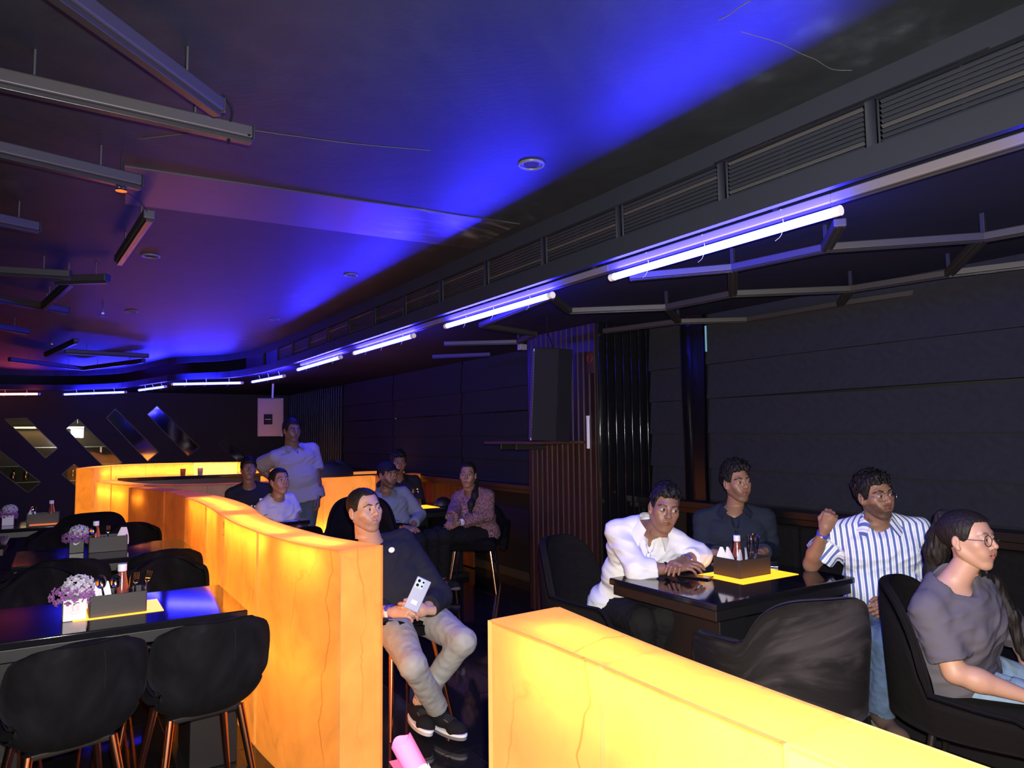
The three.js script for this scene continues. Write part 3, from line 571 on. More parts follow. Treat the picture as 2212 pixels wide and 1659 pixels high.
// ------------------------------------------------------------------ chairs
function shellChair(pos, turn, label, legMat = M.copper, mat = M.velvet, y0 = 0) {
  const o = thing('shell_chair', label, 'chair', [pos[0], 0, pos[1]], turn, 'velvet shell chairs');
  const prof = new THREE.CatmullRomCurve3([V(0, 0.505, -0.23), V(0, 0.5, -0.1), V(0, 0.49, 0.05), V(0, 0.505, 0.15), V(0, 0.57, 0.207), V(0, 0.68, 0.237), V(0, 0.785, 0.252), V(0, 0.842, 0.26)]);
  const f = (s, t) => {
    const p = prof.getPoint(t), x = 2 * s - 1, ax = Math.abs(x);
    const wid = lerp(0.18, 0.21, sstep(0, 0.5, t)) * (1 - 0.34 * Math.pow(sstep(0.66, 1.04, t), 2.4)) * (1 - 0.17 * Math.exp(-Math.pow((t - 0.47) / 0.12, 2))) * (1 - 0.18 * Math.pow(1 - sstep(0, 0.16, t), 2));
    const seat = 1 - sstep(0.45, 0.7, t);
    return V(x * wid, p.y + seat * 0.06 * Math.pow(ax, 2.6) - 0.035 * Math.pow(ax, 3) * sstep(0.8, 1, t), p.z - (1 - seat) * 0.09 * Math.pow(ax, 2.2));
  };
  const g = shellChair.g ??= slabSurface(f, 28, 36, (s, t) => 0.05 * (1 - 0.45 * Math.pow(Math.abs(2 * s - 1), 6)) * (1 - 0.3 * sstep(0.9, 1, t)));
  const shl = mesh('shell', g, mat, o);
  const rim = []; for (let i = 0; i <= 40; i++) { const t = i / 40; rim.push(f(0.004, 0.25 + t * 0.75 * 1)); }
  mesh('back_seam', shellChair.seam ??= tube([0.72, 0.8, 0.86, 0.92].map(t => f(0.62, t).add(V(0, 0, 0.026))), 0.0014, 16, 5), M.blackPlastic, shl);
  mesh('seat_cushion', shellChair.c ??= slabSurface((s, t) => V((2 * s - 1) * 0.16, 0.527 + 0.012 * Math.sin(Math.PI * s) * Math.sin(Math.PI * t), lerp(-0.21, 0.13, t)), 14, 14, 0.035), mat, o);
  mesh('under_frame', shellChair.u ??= join([rbox(0.24, 0.02, 0.26, 0.006, 0, 0.463, -0.02), box(0.27, 0.018, 0.03, 0, 0.461, 0.09), box(0.27, 0.018, 0.03, 0, 0.461, -0.12)]), M.blackMetal, o);
  shellChair.legs ??= [[1, 1], [-1, 1], [1, -1], [-1, -1]].map(([sx, sz]) => bar(V(sx * 0.125, 0.468, sz * 0.11 - 0.01), V(sx * 0.195, 0, sz * 0.205 - 0.01), 0.0165, 0, true, 0.0095));
  for (const l of shellChair.legs) mesh('leg', l, legMat, o);
  return o;
}
function tubChair(pos, turn, label, { mat = M.velvet, legMat = M.blackMetal, back = 0.84, arm = 0.64, low = 0.36, hi = 0, r = [0.3, 0.29] } = {}) {
  const o = thing('tub_chair', label, 'chair', [pos[0], 0, pos[1]], turn, 'dark tub chairs');
  const top = a => { const x = Math.abs(a); return smin(-(arm - 0.02 * sstep(1.2, 2, x) - 0.09 * Math.pow(clamp((x - 1.95) / 0.3), 2.5)), -(0.3 + (back - 0.3) * Math.pow(Math.max(0, 1 - Math.pow(x / 1.22, 3.4)), 0.5)), 0.06) * -1; };
  const A = 2.25;
  const f = (s, t) => {
    const a = lerp(-A, A, s), fl = 1 + 0.1 * t, stretch = Math.abs(a) > Math.PI / 2 ? 1.12 : 1;
    return V(Math.sin(a) * r[0] * (Math.abs(a) > Math.PI / 2 ? lerp(Math.abs(1 / Math.sin(a)), 1, 0.25) : 1) * fl, lerp(low, top(a), t), Math.cos(a) * r[1] * fl * stretch);
  };
  const tb = mesh('tub_back', slabSurface(f, 56, 12, (s, t) => 0.058 * (1 - 0.35 * sstep(0.85, 1, t))), mat, o);
  const pip = []; for (let i = 0; i <= 60; i++) pip.push(f(i / 60, 0.995));
  mesh('piping', tube(pip, 0.0055, 90, 6), mat, tb);
  mesh('seat_cushion', rbox(0.46, 0.12, 0.48, 0.04, 0, low + 0.06, -0.05, 4), mat, o);
  for (const [sx, sz] of [[1, 1], [-1, 1], [1, -1], [-1, -1]]) mesh('leg', bar(V(sx * 0.17, low, sz * 0.16 - 0.03), V(sx * 0.23, 0, sz * 0.22 - 0.03), 0.016, 0, true, 0.009), legMat, o);
  return o;
}
shellChair([0.487, -3.06], 0.12, 'velvet shell chair nearest the wavy divider, back towards the camera');
shellChair([0.045, -3.0], 0.22, 'velvet shell chair at the picture edge, back towards the camera', M.copper);
shellChair([0.5, -4.18], Math.PI - 0.1, 'velvet shell chair facing the camera beyond the nearest flower table');
shellChair([-0.02, -4.2], Math.PI + 0.15, 'velvet shell chair beyond the white menu card');
shellChair([0.55, -4.98], 0.1, 'velvet shell chair before the second table, beside the divider');
shellChair([0.08, -4.95], -0.1, 'velvet shell chair before the second table, under the flowers');
shellChair([0.5, -6.2], Math.PI, 'velvet shell chair beyond the second table, beside the divider');
shellChair([0.02, -6.2], Math.PI, 'velvet shell chair beyond the second table, behind the flowers');
tubChair([0.2, -7.15], 0.2, 'dark square-backed chair against the glowing booth wall', { back: 0.9, arm: 0.7, low: 0.4 });
tubChair([2.65, -2.01], -0.36, 'empty worn velvet tub chair before the four guests', { mat: M.velvetWorn, back: 0.85, arm: 0.66, r: [0.29, 0.28] });
tubChair([3.14, -1.47], -2.85, 'dark tub chair holding the woman in round glasses', { mat: M.wool, back: 0.87, arm: 0.5 });
tubChair([2.62, -3.2], -2.75, 'dark tub chair holding the man in the white shirt', { mat: M.wool, back: 0.9, arm: 0.62 });
shellChair([1.57, -3.62], -2.95, 'velvet shell chair holding the man with the phone');
tubChair([3.5, -6.2], 2.5, 'dark chair with slim legs holding the woman in leopard print', { mat: M.velvet, legMat: M.chrome, back: 0.8, arm: 0.66, low: 0.4 });
tubChair([2.66, -6.35], -0.5, 'dark chair holding the man in the grey shirt and cap', { mat: M.velvet, legMat: M.chrome, back: 0.72, arm: 0.66, low: 0.38 });
tubChair([2.18, -5.75], 2.9, 'dark high-backed chair against the glowing booth panel', { back: 0.98, arm: 0.7, low: 0.4 });
tubChair([3.32, -7.62], 3.1, 'dark chair holding the man at the window end', { mat: M.wool, back: 0.85, arm: 0.66 });
tubChair([1.62, -6.22], 0.3, 'dark chair holding the woman in the pale tee', { back: 0.76, arm: 0.62 });
tubChair([1.6, -7.42], 3.0, 'dark chair holding the boy in the printed black tee', { back: 0.8, arm: 0.62 });
{ // banquette along the windows
  const b = thing('banquette', 'long charcoal banquette below the window ledge', 'bench', [3.75, 0, -1.8]);
  mesh('plinth', rbox(0.42, 0.3, 3.5, 0.01, 0.01, 0.15, 0), M.blackPaint, b);
  for (let i = 0; i < 5; i++) { mesh('seat_cushion', rbox(0.46, 0.14, 0.69, 0.03, 0, 0.37, -1.4 + i * 0.7, 3), M.wool, b); mesh('back_cushion', rbox(0.1, 0.46, 0.69, 0.03, 0.22, 0.68, -1.4 + i * 0.7, 3), M.wool, b); }
}

// ------------------------------------------------------------------ loudspeakers, shelf, notices
function speaker(pos, turn, s, tilt, mat, grille, label, badge) {
  const o = thing('loudspeaker', label, 'loudspeaker', pos, turn); o.rotation.order = 'YXZ'; o.rotation.x = tilt;
  const sh = new THREE.Shape(); [[-0.19, 0.16], [0.19, 0.16], [0.17, -0.05], [0.1, -0.17], [-0.1, -0.17], [-0.17, -0.05]].forEach((p, i) => i ? sh.lineTo(...p) : sh.moveTo(...p)); sh.closePath();
  mesh('cabinet', new THREE.ExtrudeGeometry(sh, { depth: 0.7 * s, bevelEnabled: true, bevelSize: 0.008, bevelThickness: 0.008, bevelSegments: 2 }).rotateX(-Math.PI / 2).translate(0, 0.008, 0), mat, o);
  mesh('grille', slabSurface((u, v) => V(lerp(-0.185, 0.185, u), lerp(0.01, 0.7 * s, v), -0.17 - 0.03 * Math.sin(Math.PI * u)), 16, 2, 0.008), grille, o);
  mesh('side_handle', new THREE.TorusGeometry(0.07, 0.008, 8, 24, Math.PI).rotateZ(Math.PI / 2).rotateY(Math.PI / 2).translate(-0.17, 0.3 * s, 0), M.blackPlastic, o);
  for (const y of [0.012, 0.7 * s - 0.004]) mesh('grille_end_cap', cyl(0.016, 0.016, 0.02, 14), std({ color: lin(0.35, 0.35, 0.36), roughness: 0.4 }), o, [-0.18, y, -0.165]);
  if (badge) { mesh('badge_plate', rbox(0.13, 0.16, 0.008, 0.002, 0.03, 0.32 * s, -0.207), M.blackPlastic, o); mesh('badge_bar', rbox(0.09, 0.006, 0.004, 0.001, 0.03, 0.32 * s, -0.214), M.whitePlastic, o); }
  return o;
}
const perf = std({ map: tex(256, 512, (x, y) => { const r = Math.floor(y * 64), cx = (x * 24 + (r % 2) * 0.5) % 1 - 0.5, cy = (y * 64) % 1 - 0.5; return cx * cx + cy * cy < 0.11 ? 14 : 120; }), roughness: 0.45, metalness: 0.4 });
const SHELF_Y = 1.45;
{
  const s = thing('wall_shelf', 'small dark wooden shelf under the pillar loudspeaker', 'shelf', [3.3, SHELF_Y, -5.05]);
  mesh('shelf_board', rbox(0.42, 0.022, 0.86, 0.003, -0.03, -0.011, 0.22), phy({ color: lin(0.05, 0.022, 0.014), roughness: 0.35 }), s);
  for (const z of [-0.12, 0.12]) mesh('bracket', rbox(0.3, 0.05, 0.02, 0.004, 0.02, -0.047, z), M.blackMetal, s);
  speaker([3.25, SHELF_Y, -4.55], 0.92, 1.0, 0.05, M.blackPlastic, perf, 'black loudspeaker with perforated grille on the pillar shelf').scale.set(0.84, 1, 0.84);
  const c = thing('speaker_cable', 'thin cable dropping from the ceiling lattice to the loudspeaker', 'cable'); mesh('cable_run', tube([at(1182, 714, 2.27).setY(2.38), at(1182, 714, 2.27), onX(1190, 735, 3.2), V(3.26, 2.15, -4.5)], 0.003, 20, 6), M.blackPlastic, c);
  const g = speaker([2.9, 1.53, -11.75], 2.72, 0.85, -0.06, std({ color: lin(0.16, 0.155, 0.15), roughness: 0.7 }), std({ color: lin(0.24, 0.23, 0.2), roughness: 0.85 }), 'grey loudspeaker hung beyond the standing man', true);
  mesh('hanging_bracket', bar(V(0, 0.6, 0), V(0, 0.86, 0.05), 0.03, 0.03), M.whitePlastic, g);
  const n = thing('no_smoking_sign', 'small red no smoking plate on the walnut pillar', 'sign', [3.478, 2.06, -4.32]);
  mesh('plate', rbox(0.006, 0.17, 0.085, 0.001), std({ color: lin(0.03, 0.008, 0.016), roughness: 0.7 }), n);
  mesh('prohibition_ring', new THREE.TorusGeometry(0.03, 0.0045, 8, 28).rotateY(Math.PI / 2).translate(-0.005, 0.03, 0), std({ color: lin(0.14, 0.008, 0.008), roughness: 0.7 }), n);
  mesh('prohibition_bar', bar(V(-0.005, 0.05, -0.02), V(-0.005, 0.01, 0.02), 0.006, 0.004), n.children[1].material, n);
  const st = thing('paper_strip', 'white paper strip stuck upright on the walnut pillar', 'strip', [3.476, 1.515, -4.36]); mesh('strip_sheet', rbox(0.006, 0.25, 0.03, 0.001), M.paper, st); mesh('tape_end', rbox(0.008, 0.02, 0.034, 0.001, 0, 0.12, 0), M.whitePlastic, st);
  const pj = thing('ceiling_sensor', 'small pale junction box above the pillar loudspeaker', 'sensor', onX(1128, 750, 3.3).toArray()); mesh('sensor_body', rbox(0.07, 0.05, 0.05, 0.006), std({ color: lin(0.2, 0.2, 0.22), roughness: 0.5 }), pj); mesh('stem', cyl(0.008, 0.008, 0.14, 10), M.blackMetal, pj, [0, 0.08, 0]);
}
// bag on the far booth wall
{
  const b = thing('black_bag', 'soft black bag lying on the booth wall beside the standing man', 'bag', [2.68, 1.03, -8.15]);
  mesh('bag_body', slabSurface((s, t) => { const a = s * Math.PI * 2, r = Math.cos(t * 1.54), b = 0.9 + 0.1 * Math.sin(a * 3 + 1); return V(Math.cos(a) * 0.27 * r * b + 0.05 * t, 0.006 + 0.2 * Math.sin(t * 1.54) * b, Math.sin(a) * 0.085 * r); }, 32, 12, 0.004), std({ color: lin(0.006, 0.006, 0.012), roughness: 0.6 }), b);
  mesh('strap', tube([V(-0.12, 0.15, 0.03), V(0, 0.19, 0.06), V(0.12, 0.14, 0.04)], 0.008, 20, 6), M.blackPlastic, b);
}

// ------------------------------------------------------------------ figures: distance fields meshed with surface nets
// round cone, ellipsoid: return plain functions of x, y, z
function rc(a, ra, b, rb) {
  const ax = a.x, ay = a.y, az = a.z, bx = b.x - ax, by = b.y - ay, bz = b.z - az, q = 1 / Math.max(1e-9, bx * bx + by * by + bz * bz), dr = rb - ra;
  return (x, y, z) => { x -= ax; y -= ay; z -= az; let t = (x * bx + y * by + z * bz) * q; t = t < 0 ? 0 : t > 1 ? 1 : t; const X = x - t * bx, Y = y - t * by, Z = z - t * bz; return Math.sqrt(X * X + Y * Y + Z * Z) - ra - t * dr; };
}
function ell(cx, cy, cz, rx, ry, rz) {
  const m = Math.min(rx, ry, rz);
  return (x, y, z) => { x = (x - cx) / rx; y = (y - cy) / ry; z = (z - cz) / rz; const k0 = Math.sqrt(x * x + y * y + z * z), k1 = Math.sqrt((x / rx) ** 2 + (y / ry) ** 2 + (z / rz) ** 2); return k0 < 1e-6 ? -m : k0 * (k0 - 1) / k1; };
}
const U = (f, k = 0.03) => ({ f, k, op: 0 }), SUB = (f, k = 0.01) => ({ f, k, op: 1 }), INT = (f, k = 0.01) => ({ f, k, op: 2 });
const plane = (p, n) => (x, y, z) => (x - p.x) * n.x + (y - p.y) * n.y + (z - p.z) * n.z;
function evalF(list, x, y, z) {
  let d = 1e3;
  for (let i = 0; i < list.length; i++) { const p = list[i], v = p.f(x, y, z); d = p.op === 0 ? (d > 900 ? v : smin(d, v, p.k)) : p.op === 1 ? smax(d, -v, p.k) : smax(d, v, p.k); }
  return d;
}
function netMesh(prims, lo, hi, cell, { disp = null, amp = 0, color = null, uv = null } = {}) {
  const nx = Math.ceil((hi.x - lo.x) / cell) + 1, ny = Math.ceil((hi.y - lo.y) / cell) + 1, nz = Math.ceil((hi.z - lo.z) / cell) + 1;
  const val = new Float32Array(nx * ny * nz).fill(1), B = 6, hd = B * cell * 0.87;
  const full = (x, y, z, l) => evalF(l, x, y, z) + (disp ? disp(x, y, z) : 0);
  for (let bi = 0; bi < nx; bi += B) for (let bj = 0; bj < ny; bj += B) for (let bk = 0; bk < nz; bk += B) {
    const cx = lo.x + (bi + B / 2 - 0.5) * cell, cy = lo.y + (bj + B / 2 - 0.5) * cell, cz = lo.z + (bk + B / 2 - 0.5) * cell;
    let m = 1e3; const ds = prims.map(p => { const v = p.f(cx, cy, cz); if (p.op === 0 && v < m) m = v; return v; });
    const slack = hd + amp + 0.02; let set = 0, act = null;
    if (m > slack * 1.6 + 0.03) set = 1;
    else {
      act = prims.filter((p, i) => p.op === 0 ? ds[i] < m + 2 * hd + p.k + 0.02 : p.op === 1 ? ds[i] < hd * 1.8 + p.k + 0.02 : true);
      const d0 = evalF(prims, cx, cy, cz); if (d0 < -slack * 1.8 - 0.03) set = -1;
    }
    for (let i = bi; i < Math.min(nx, bi + B); i++) for (let j = bj; j < Math.min(ny, bj + B); j++) for (let k = bk; k < Math.min(nz, bk + B); k++)
      val[(i * ny + j) * nz + k] = set || full(lo.x + i * cell, lo.y + j * cell, lo.z + k * cell, act);
  }
  const vid = new Int32Array(nx * ny * nz).fill(-1), P = [], I = [];
  const at3 = (i, j, k) => val[(i * ny + j) * nz + k];
  for (let i = 0; i < nx - 1; i++) for (let j = 0; j < ny - 1; j++) for (let k = 0; k < nz - 1; k++) {
    let mask = 0; const c = [];
    for (let q = 0; q < 8; q++) { const v = at3(i + (q & 1), j + (q >> 1 & 1), k + (q >> 2)); c.push(v); if (v < 0) mask |= 1 << q; }
    if (mask === 0 || mask === 255) continue;
    let sx = 0, sy = 0, sz = 0, n = 0;
    for (let q = 0; q < 8; q++) for (const b of [1, 2, 4]) if (!(q & b)) { const r = q | b; if ((c[q] < 0) !== (c[r] < 0)) { const t = c[q] / (c[q] - c[r]); sx += (q & 1) + (b === 1 ? t : 0); sy += (q >> 1 & 1) + (b === 2 ? t : 0); sz += (q >> 2) + (b === 4 ? t : 0); n++; } }
    vid[(i * ny + j) * nz + k] = P.length / 3; P.push(lo.x + (i + sx / n) * cell, lo.y + (j + sy / n) * cell, lo.z + (k + sz / n) * cell);
  }
  const V3 = (i, j, k) => vid[(i * ny + j) * nz + k];
  const quad = (a, b, c, d, flip) => { if (a < 0 || b < 0 || c < 0 || d < 0) return; flip ? I.push(a, c, b, a, d, c) : I.push(a, b, c, a, c, d); };
  for (let i = 0; i < nx - 1; i++) for (let j = 0; j < ny - 1; j++) for (let k = 0; k < nz - 1; k++) {
    const s = at3(i, j, k) < 0;
    if (j > 0 && k > 0 && s !== at3(i + 1, j, k) < 0) quad(V3(i, j - 1, k - 1), V3(i, j, k - 1), V3(i, j, k), V3(i, j - 1, k), !s);
    if (i > 0 && k > 0 && s !== at3(i, j + 1, k) < 0) quad(V3(i - 1, j, k - 1), V3(i - 1, j, k), V3(i, j, k), V3(i, j, k - 1), !s);
    if (i > 0 && j > 0 && s !== at3(i, j, k + 1) < 0) quad(V3(i - 1, j - 1, k), V3(i, j - 1, k), V3(i, j, k), V3(i - 1, j, k), !s);
  }
  const nv = P.length / 3, N = new Float32Array(nv * 3), e = cell * 0.5;
  for (let v = 0; v < nv; v++) {
    const x = P[3 * v], y = P[3 * v + 1], z = P[3 * v + 2];
    const a = full(x + e, y, z, prims) - full(x - e, y, z, prims), b = full(x, y + e, z, prims) - full(x, y - e, z, prims), c = full(x, y, z + e, prims) - full(x, y, z - e, prims), l = Math.hypot(a, b, c) || 1;
    N[3 * v] = a / l; N[3 * v + 1] = b / l; N[3 * v + 2] = c / l;
  }
  const g = new THREE.BufferGeometry();
  g.setAttribute('position', new THREE.Float32BufferAttribute(P, 3)); g.setAttribute('normal', new THREE.BufferAttribute(N, 3)); g.setIndex(I);
  if (color) { const C = new Float32Array(nv * 3); for (let v = 0; v < nv; v++) { const q = color(P[3 * v], P[3 * v + 1], P[3 * v + 2], N[3 * v], N[3 * v + 1], N[3 * v + 2]); C[3 * v] = q[0]; C[3 * v + 1] = q[1]; C[3 * v + 2] = q[2]; } g.setAttribute('color', new THREE.BufferAttribute(C, 3)); }
  const uvA = new Float32Array(nv * 2); if (uv) for (let v = 0; v < nv; v++) { const q = uv(P[3 * v], P[3 * v + 1], P[3 * v + 2]); uvA[2 * v] = q[0]; uvA[2 * v + 1] = q[1]; }
  g.setAttribute('uv', new THREE.BufferAttribute(uvA, 2));
  return g;
}
function bounds(points, pad) { const b = new THREE.Box3(); for (const p of points) b.expandByPoint(p); b.expandByScalar(pad); return [b.min, b.max]; }
const mix3 = (a, b, t) => [lerp(a[0], b[0], t), lerp(a[1], b[1], t), lerp(a[2], b[2], t)];
// the point on a sight line at a given limb length from the joint before it (near: -1, far: 1)
function reach(prev, uv, len, side = -1) {
  const d = sight(...uv).normalize(), w = EYE.clone().sub(prev), b = d.dot(w), c = w.dot(w) - len * len, D = b * b - c;
  return EYE.clone().addScaledVector(d, D < 0 ? -b : -b + side * Math.sqrt(D));
}
const skinMat = phy({ vertexColors: true, roughness: 0.52, clearcoat: 0.12, clearcoatRoughness: 0.4, sheen: 0.1, sheenColor: lin(0.3, 0.15, 0.1) });
const hairMats = {};
const hairMat = c => hairMats[c.join()] ??= phy({ color: lin(...c), roughness: 0.62, specularIntensity: 0.6 });

// head in its own frame: y up, z out of the face, x to the person's left; 0.232 m from chin to crown
function headGeo(o, cell) {
  const fw = o.faceW ?? 1, jaw = o.jaw ?? 1, sk = o.skin, P = [];
  const S = (x, y, z, r) => rc(V(x, y, z), r, V(x, y + 1e-4, z), r);
  P.push(U(ell(0, 0.036, -0.016, 0.0735 * fw, 0.083, 0.096)), U(ell(0, -0.03, 0.016, 0.06 * fw, 0.078, 0.068), 0.03));
  for (const s of [-1, 1]) {
    P.push(U(rc(V(s * 0.055 * fw * jaw, -0.045, -0.005), 0.016, V(s * 0.02 * jaw, -0.098, 0.05), 0.016), 0.03));
    P.push(U(S(s * 0.044 * fw, -0.014, 0.053, 0.02), 0.03));
    P.push(U(S(s * 0.03, -0.045, 0.06, 0.02 * (o.cheek ?? 1)), 0.02));
  }
  P.push(U(S(0, -0.1, 0.057, 0.018), 0.022));
  { const br = o.female ? 0.0075 : 0.011; P.push(U(rc(V(-0.034, 0.03, 0.072), br, V(0.034, 0.03, 0.072), br), 0.02)); }
  const ns = o.female ? 0.86 : 1;
  for (const s of [-1, 1]) P.push(SUB(S(s * 0.031, 0.008, 0.094, 0.0165), 0.014));
  P.push(U(rc(V(0, 0.016, 0.082), 0.0072 * ns, V(0, -0.018, 0.09 + 0.01 * ns), 0.0115 * ns), 0.014), U(S(0, -0.022, 0.091 + 0.01 * ns, 0.0115 * ns), 0.008));
  for (const s of [-1, 1]) P.push(U(S(s * 0.0125, -0.026, 0.092, 0.0085), 0.007), SUB(S(s * 0.006, -0.034, 0.1, 0.0035), 0.004));
  // mouth mound and lips
  P.push(U(ell(0, -0.058, 0.064, 0.036, 0.026, 0.02), 0.02));
  for (const s of [-1, 1]) P.push(U(rc(V(0, -0.0545, 0.0868), 0.0042, V(s * 0.0265, -0.059, 0.0808), 0.0024), 0.005), U(rc(V(0, -0.0632, 0.0858), 0.0052, V(s * 0.0235, -0.0612, 0.0812), 0.0028), 0.005));
  for (const s of [-1, 1]) P.push(SUB(rc(V(0, -0.0588, 0.0905), 0.0012, V(s * 0.024, -0.0595, 0.085), 0.001), 0.003));
  // lids
  const lidY = o.lid ?? 0.0026;
  for (const s of [-1, 1]) {
    const sp = S(s * 0.031, 0.007, 0.0715, 0.0152);
    P.push(U((x, y, z) => Math.max(sp(x, y, z), 0.007 + lidY - y), 0.004), U((x, y, z) => Math.max(sp(x, y, z), y - 0.007 + 0.0048), 0.004));
  }
  // ears
  for (const s of [-1, 1]) P.push(U(ell(s * 0.077 * fw, -0.004, -0.012, 0.009, o.female ? 0.026 : 0.031, o.female ? 0.016 : 0.019), 0.008), SUB(ell(s * 0.089 * fw, 0.0, -0.008, 0.008, 0.018, 0.01), 0.006), U(S(s * 0.076 * fw, -0.03, -0.004, 0.008), 0.008));
  P.push(U(rc(V(0, -0.05, -0.02), 0.05 * (o.neckW ?? 1), V(0, -0.15, -0.03), 0.05 * (o.neckW ?? 1)), 0.02));
  const brow = o.brow ?? 1, hair = o.hairC, lip = o.lip ?? [sk[0] * 0.8, sk[1] * 0.55, sk[2] * 0.6], beard = o.beard ?? 0, must = o.moustache ?? beard;
  const color = (x, y, z) => {
    let c = sk; const ax = Math.abs(x), n = 0.5 + 0.5 * nz3(x * 160, y * 160, z * 160);
    c = mix3(c, [sk[0] * 1.02, sk[1] * 0.86, sk[2] * 0.84], 0.45 * (sstep(0.03, 0.012, Math.hypot(x, y + 0.018, (z - 0.1))) + sstep(0.03, 0.01, Math.hypot(ax - 0.046, y + 0.02, z - 0.06)))) ;
    const by = 0.0285 + 0.006 * sstep(0.01, 0.036, ax) - 0.012 * sstep(0.036, 0.056, ax);
    if (z > 0.03) c = mix3(c, hair, clamp(0.9 * brow) * sstep(0.0055 * (1.2 - 0.5 * sstep(0.03, 0.055, ax)), 0.002, Math.abs(y - by)) * sstep(0.009, 0.014, ax) * sstep(0.058, 0.05, ax));
    if (z > 0.055 && y < -0.047 && y > -0.0715 && ax < 0.031) c = mix3(c, lip, sstep(0.032 - 0.2 * Math.abs(y + 0.0585), 0.019, ax) * sstep(0.011, 0.006, Math.abs(y + 0.0592)));
    if (Math.abs(y + 0.0585) < 0.0018 && ax < 0.02 && z > 0.07) c = mix3(c, [0.04, 0.02, 0.02], 0.6);
    // upper lid line and lashes
    if (z > 0.07) { const ex = ax - 0.031, r = Math.hypot(ex, y - 0.007); if (y > 0.0085 && r > 0.009 && r < 0.0155 && Math.abs(y - 0.0105 + ex * ex * 22) < 0.0022) c = mix3(c, [0.03, 0.02, 0.02], 0.75); }
    if (must > 0 && z > 0.06 && y < -0.036 && y > -0.05) c = mix3(c, hair, must * 0.85 * sstep(0.031, 0.022, ax) * sstep(-0.035, -0.041, y) * (0.55 + 0.45 * n));
    if (beard > 0 && !(z > 0.07 && ax < 0.023 && y > -0.072 && y < -0.047)) {
      const line = -0.03 - 0.035 * sstep(0.055, 0.025, ax) * sstep(0.0, 0.05, z) + (o.beardLine ?? 0), m = sstep(line + 0.012, line - 0.01, y) * sstep(-0.03, -0.01, z) * sstep(-0.14, -0.112, y);
      c = mix3(c, hair, beard * m * (0.5 + 0.5 * n));
    }
    return c;
  };
  const head = netMesh(P, V(-0.1, -0.15, -0.125), V(0.1, 0.13, 0.125), cell, { color });
  const eyes = [];
  const gz = V(...(o.gaze ?? [0, 0, 1])).normalize();
  for (const s of [-1, 1]) {
    const g = new THREE.SphereGeometry(0.0138, 28, 20), p = g.attributes.position, C = new Float32Array(p.count * 3);
    for (let i = 0; i < p.count; i++) { const d = (p.getX(i) * gz.x + p.getY(i) * gz.y + p.getZ(i) * gz.z) / 0.0138, c = d > 0.94 ? [0.006, 0.005, 0.004] : d > 0.83 ? (o.iris ?? [0.03, 0.016, 0.01]) : [0.36, 0.32, 0.3]; C.set(c, 3 * i); }
    g.setAttribute('color', new THREE.BufferAttribute(C, 3)); g.translate(s * 0.031, 0.007, 0.0715); eyes.push(g);
  }
  return mergeGeometries([head, ...eyes]);
}
// short tapered locks rooted on a hair surface
function locks(g, n, len, flow, rad = 0.0016, lift = 1) {
  const p = g.attributes.position, nr = g.attributes.normal, P = [], N = [], I = [];
  for (let k = 0; k < n; k++) {
    const i = Math.floor(rnd() * p.count), a = V(p.getX(i), p.getY(i), p.getZ(i)), m = V(nr.getX(i), nr.getY(i), nr.getZ(i)); if (m.y < -0.6) continue;
    const f = flow(a, m).add(V(rnd() - 0.5, rnd() - 0.5, rnd() - 0.5).multiplyScalar(0.55)); f.addScaledVector(m, -f.dot(m)).normalize();
    const L = len * (0.6 + 0.8 * rnd()), b = P.length / 3, x = f.clone().cross(m);
    a.addScaledVector(m, -0.002);
    for (let j = 0; j < 4; j++) { const t = j / 3, c = a.clone().addScaledVector(f, L * t).addScaledVector(m, L * lift * (0.42 * t - 0.36 * t * t) + 0.002 * lift), r = rad * (1 - t * 0.85);
      for (let q = 0; q < 3; q++) { const w = q * 2.094, d = x.clone().multiplyScalar(Math.cos(w)).addScaledVector(m, Math.sin(w)); P.push(c.x + d.x * r, c.y + d.y * r, c.z + d.z * r); N.push(d.x, d.y, d.z); } }
    for (let j = 0; j < 3; j++) for (let q = 0; q < 3; q++) { const u = b + j * 3 + q, v = b + j * 3 + (q + 1) % 3; I.push(u, v, v + 3, u, v + 3, u + 3); }
  }
  const h = new THREE.BufferGeometry(); h.setAttribute('position', new THREE.Float32BufferAttribute(P, 3)); h.setAttribute('normal', new THREE.Float32BufferAttribute(N, 3)); h.setAttribute('uv', new THREE.Float32BufferAttribute(new Float32Array(P.length / 3 * 2), 2)); h.setIndex(I); return h;
}
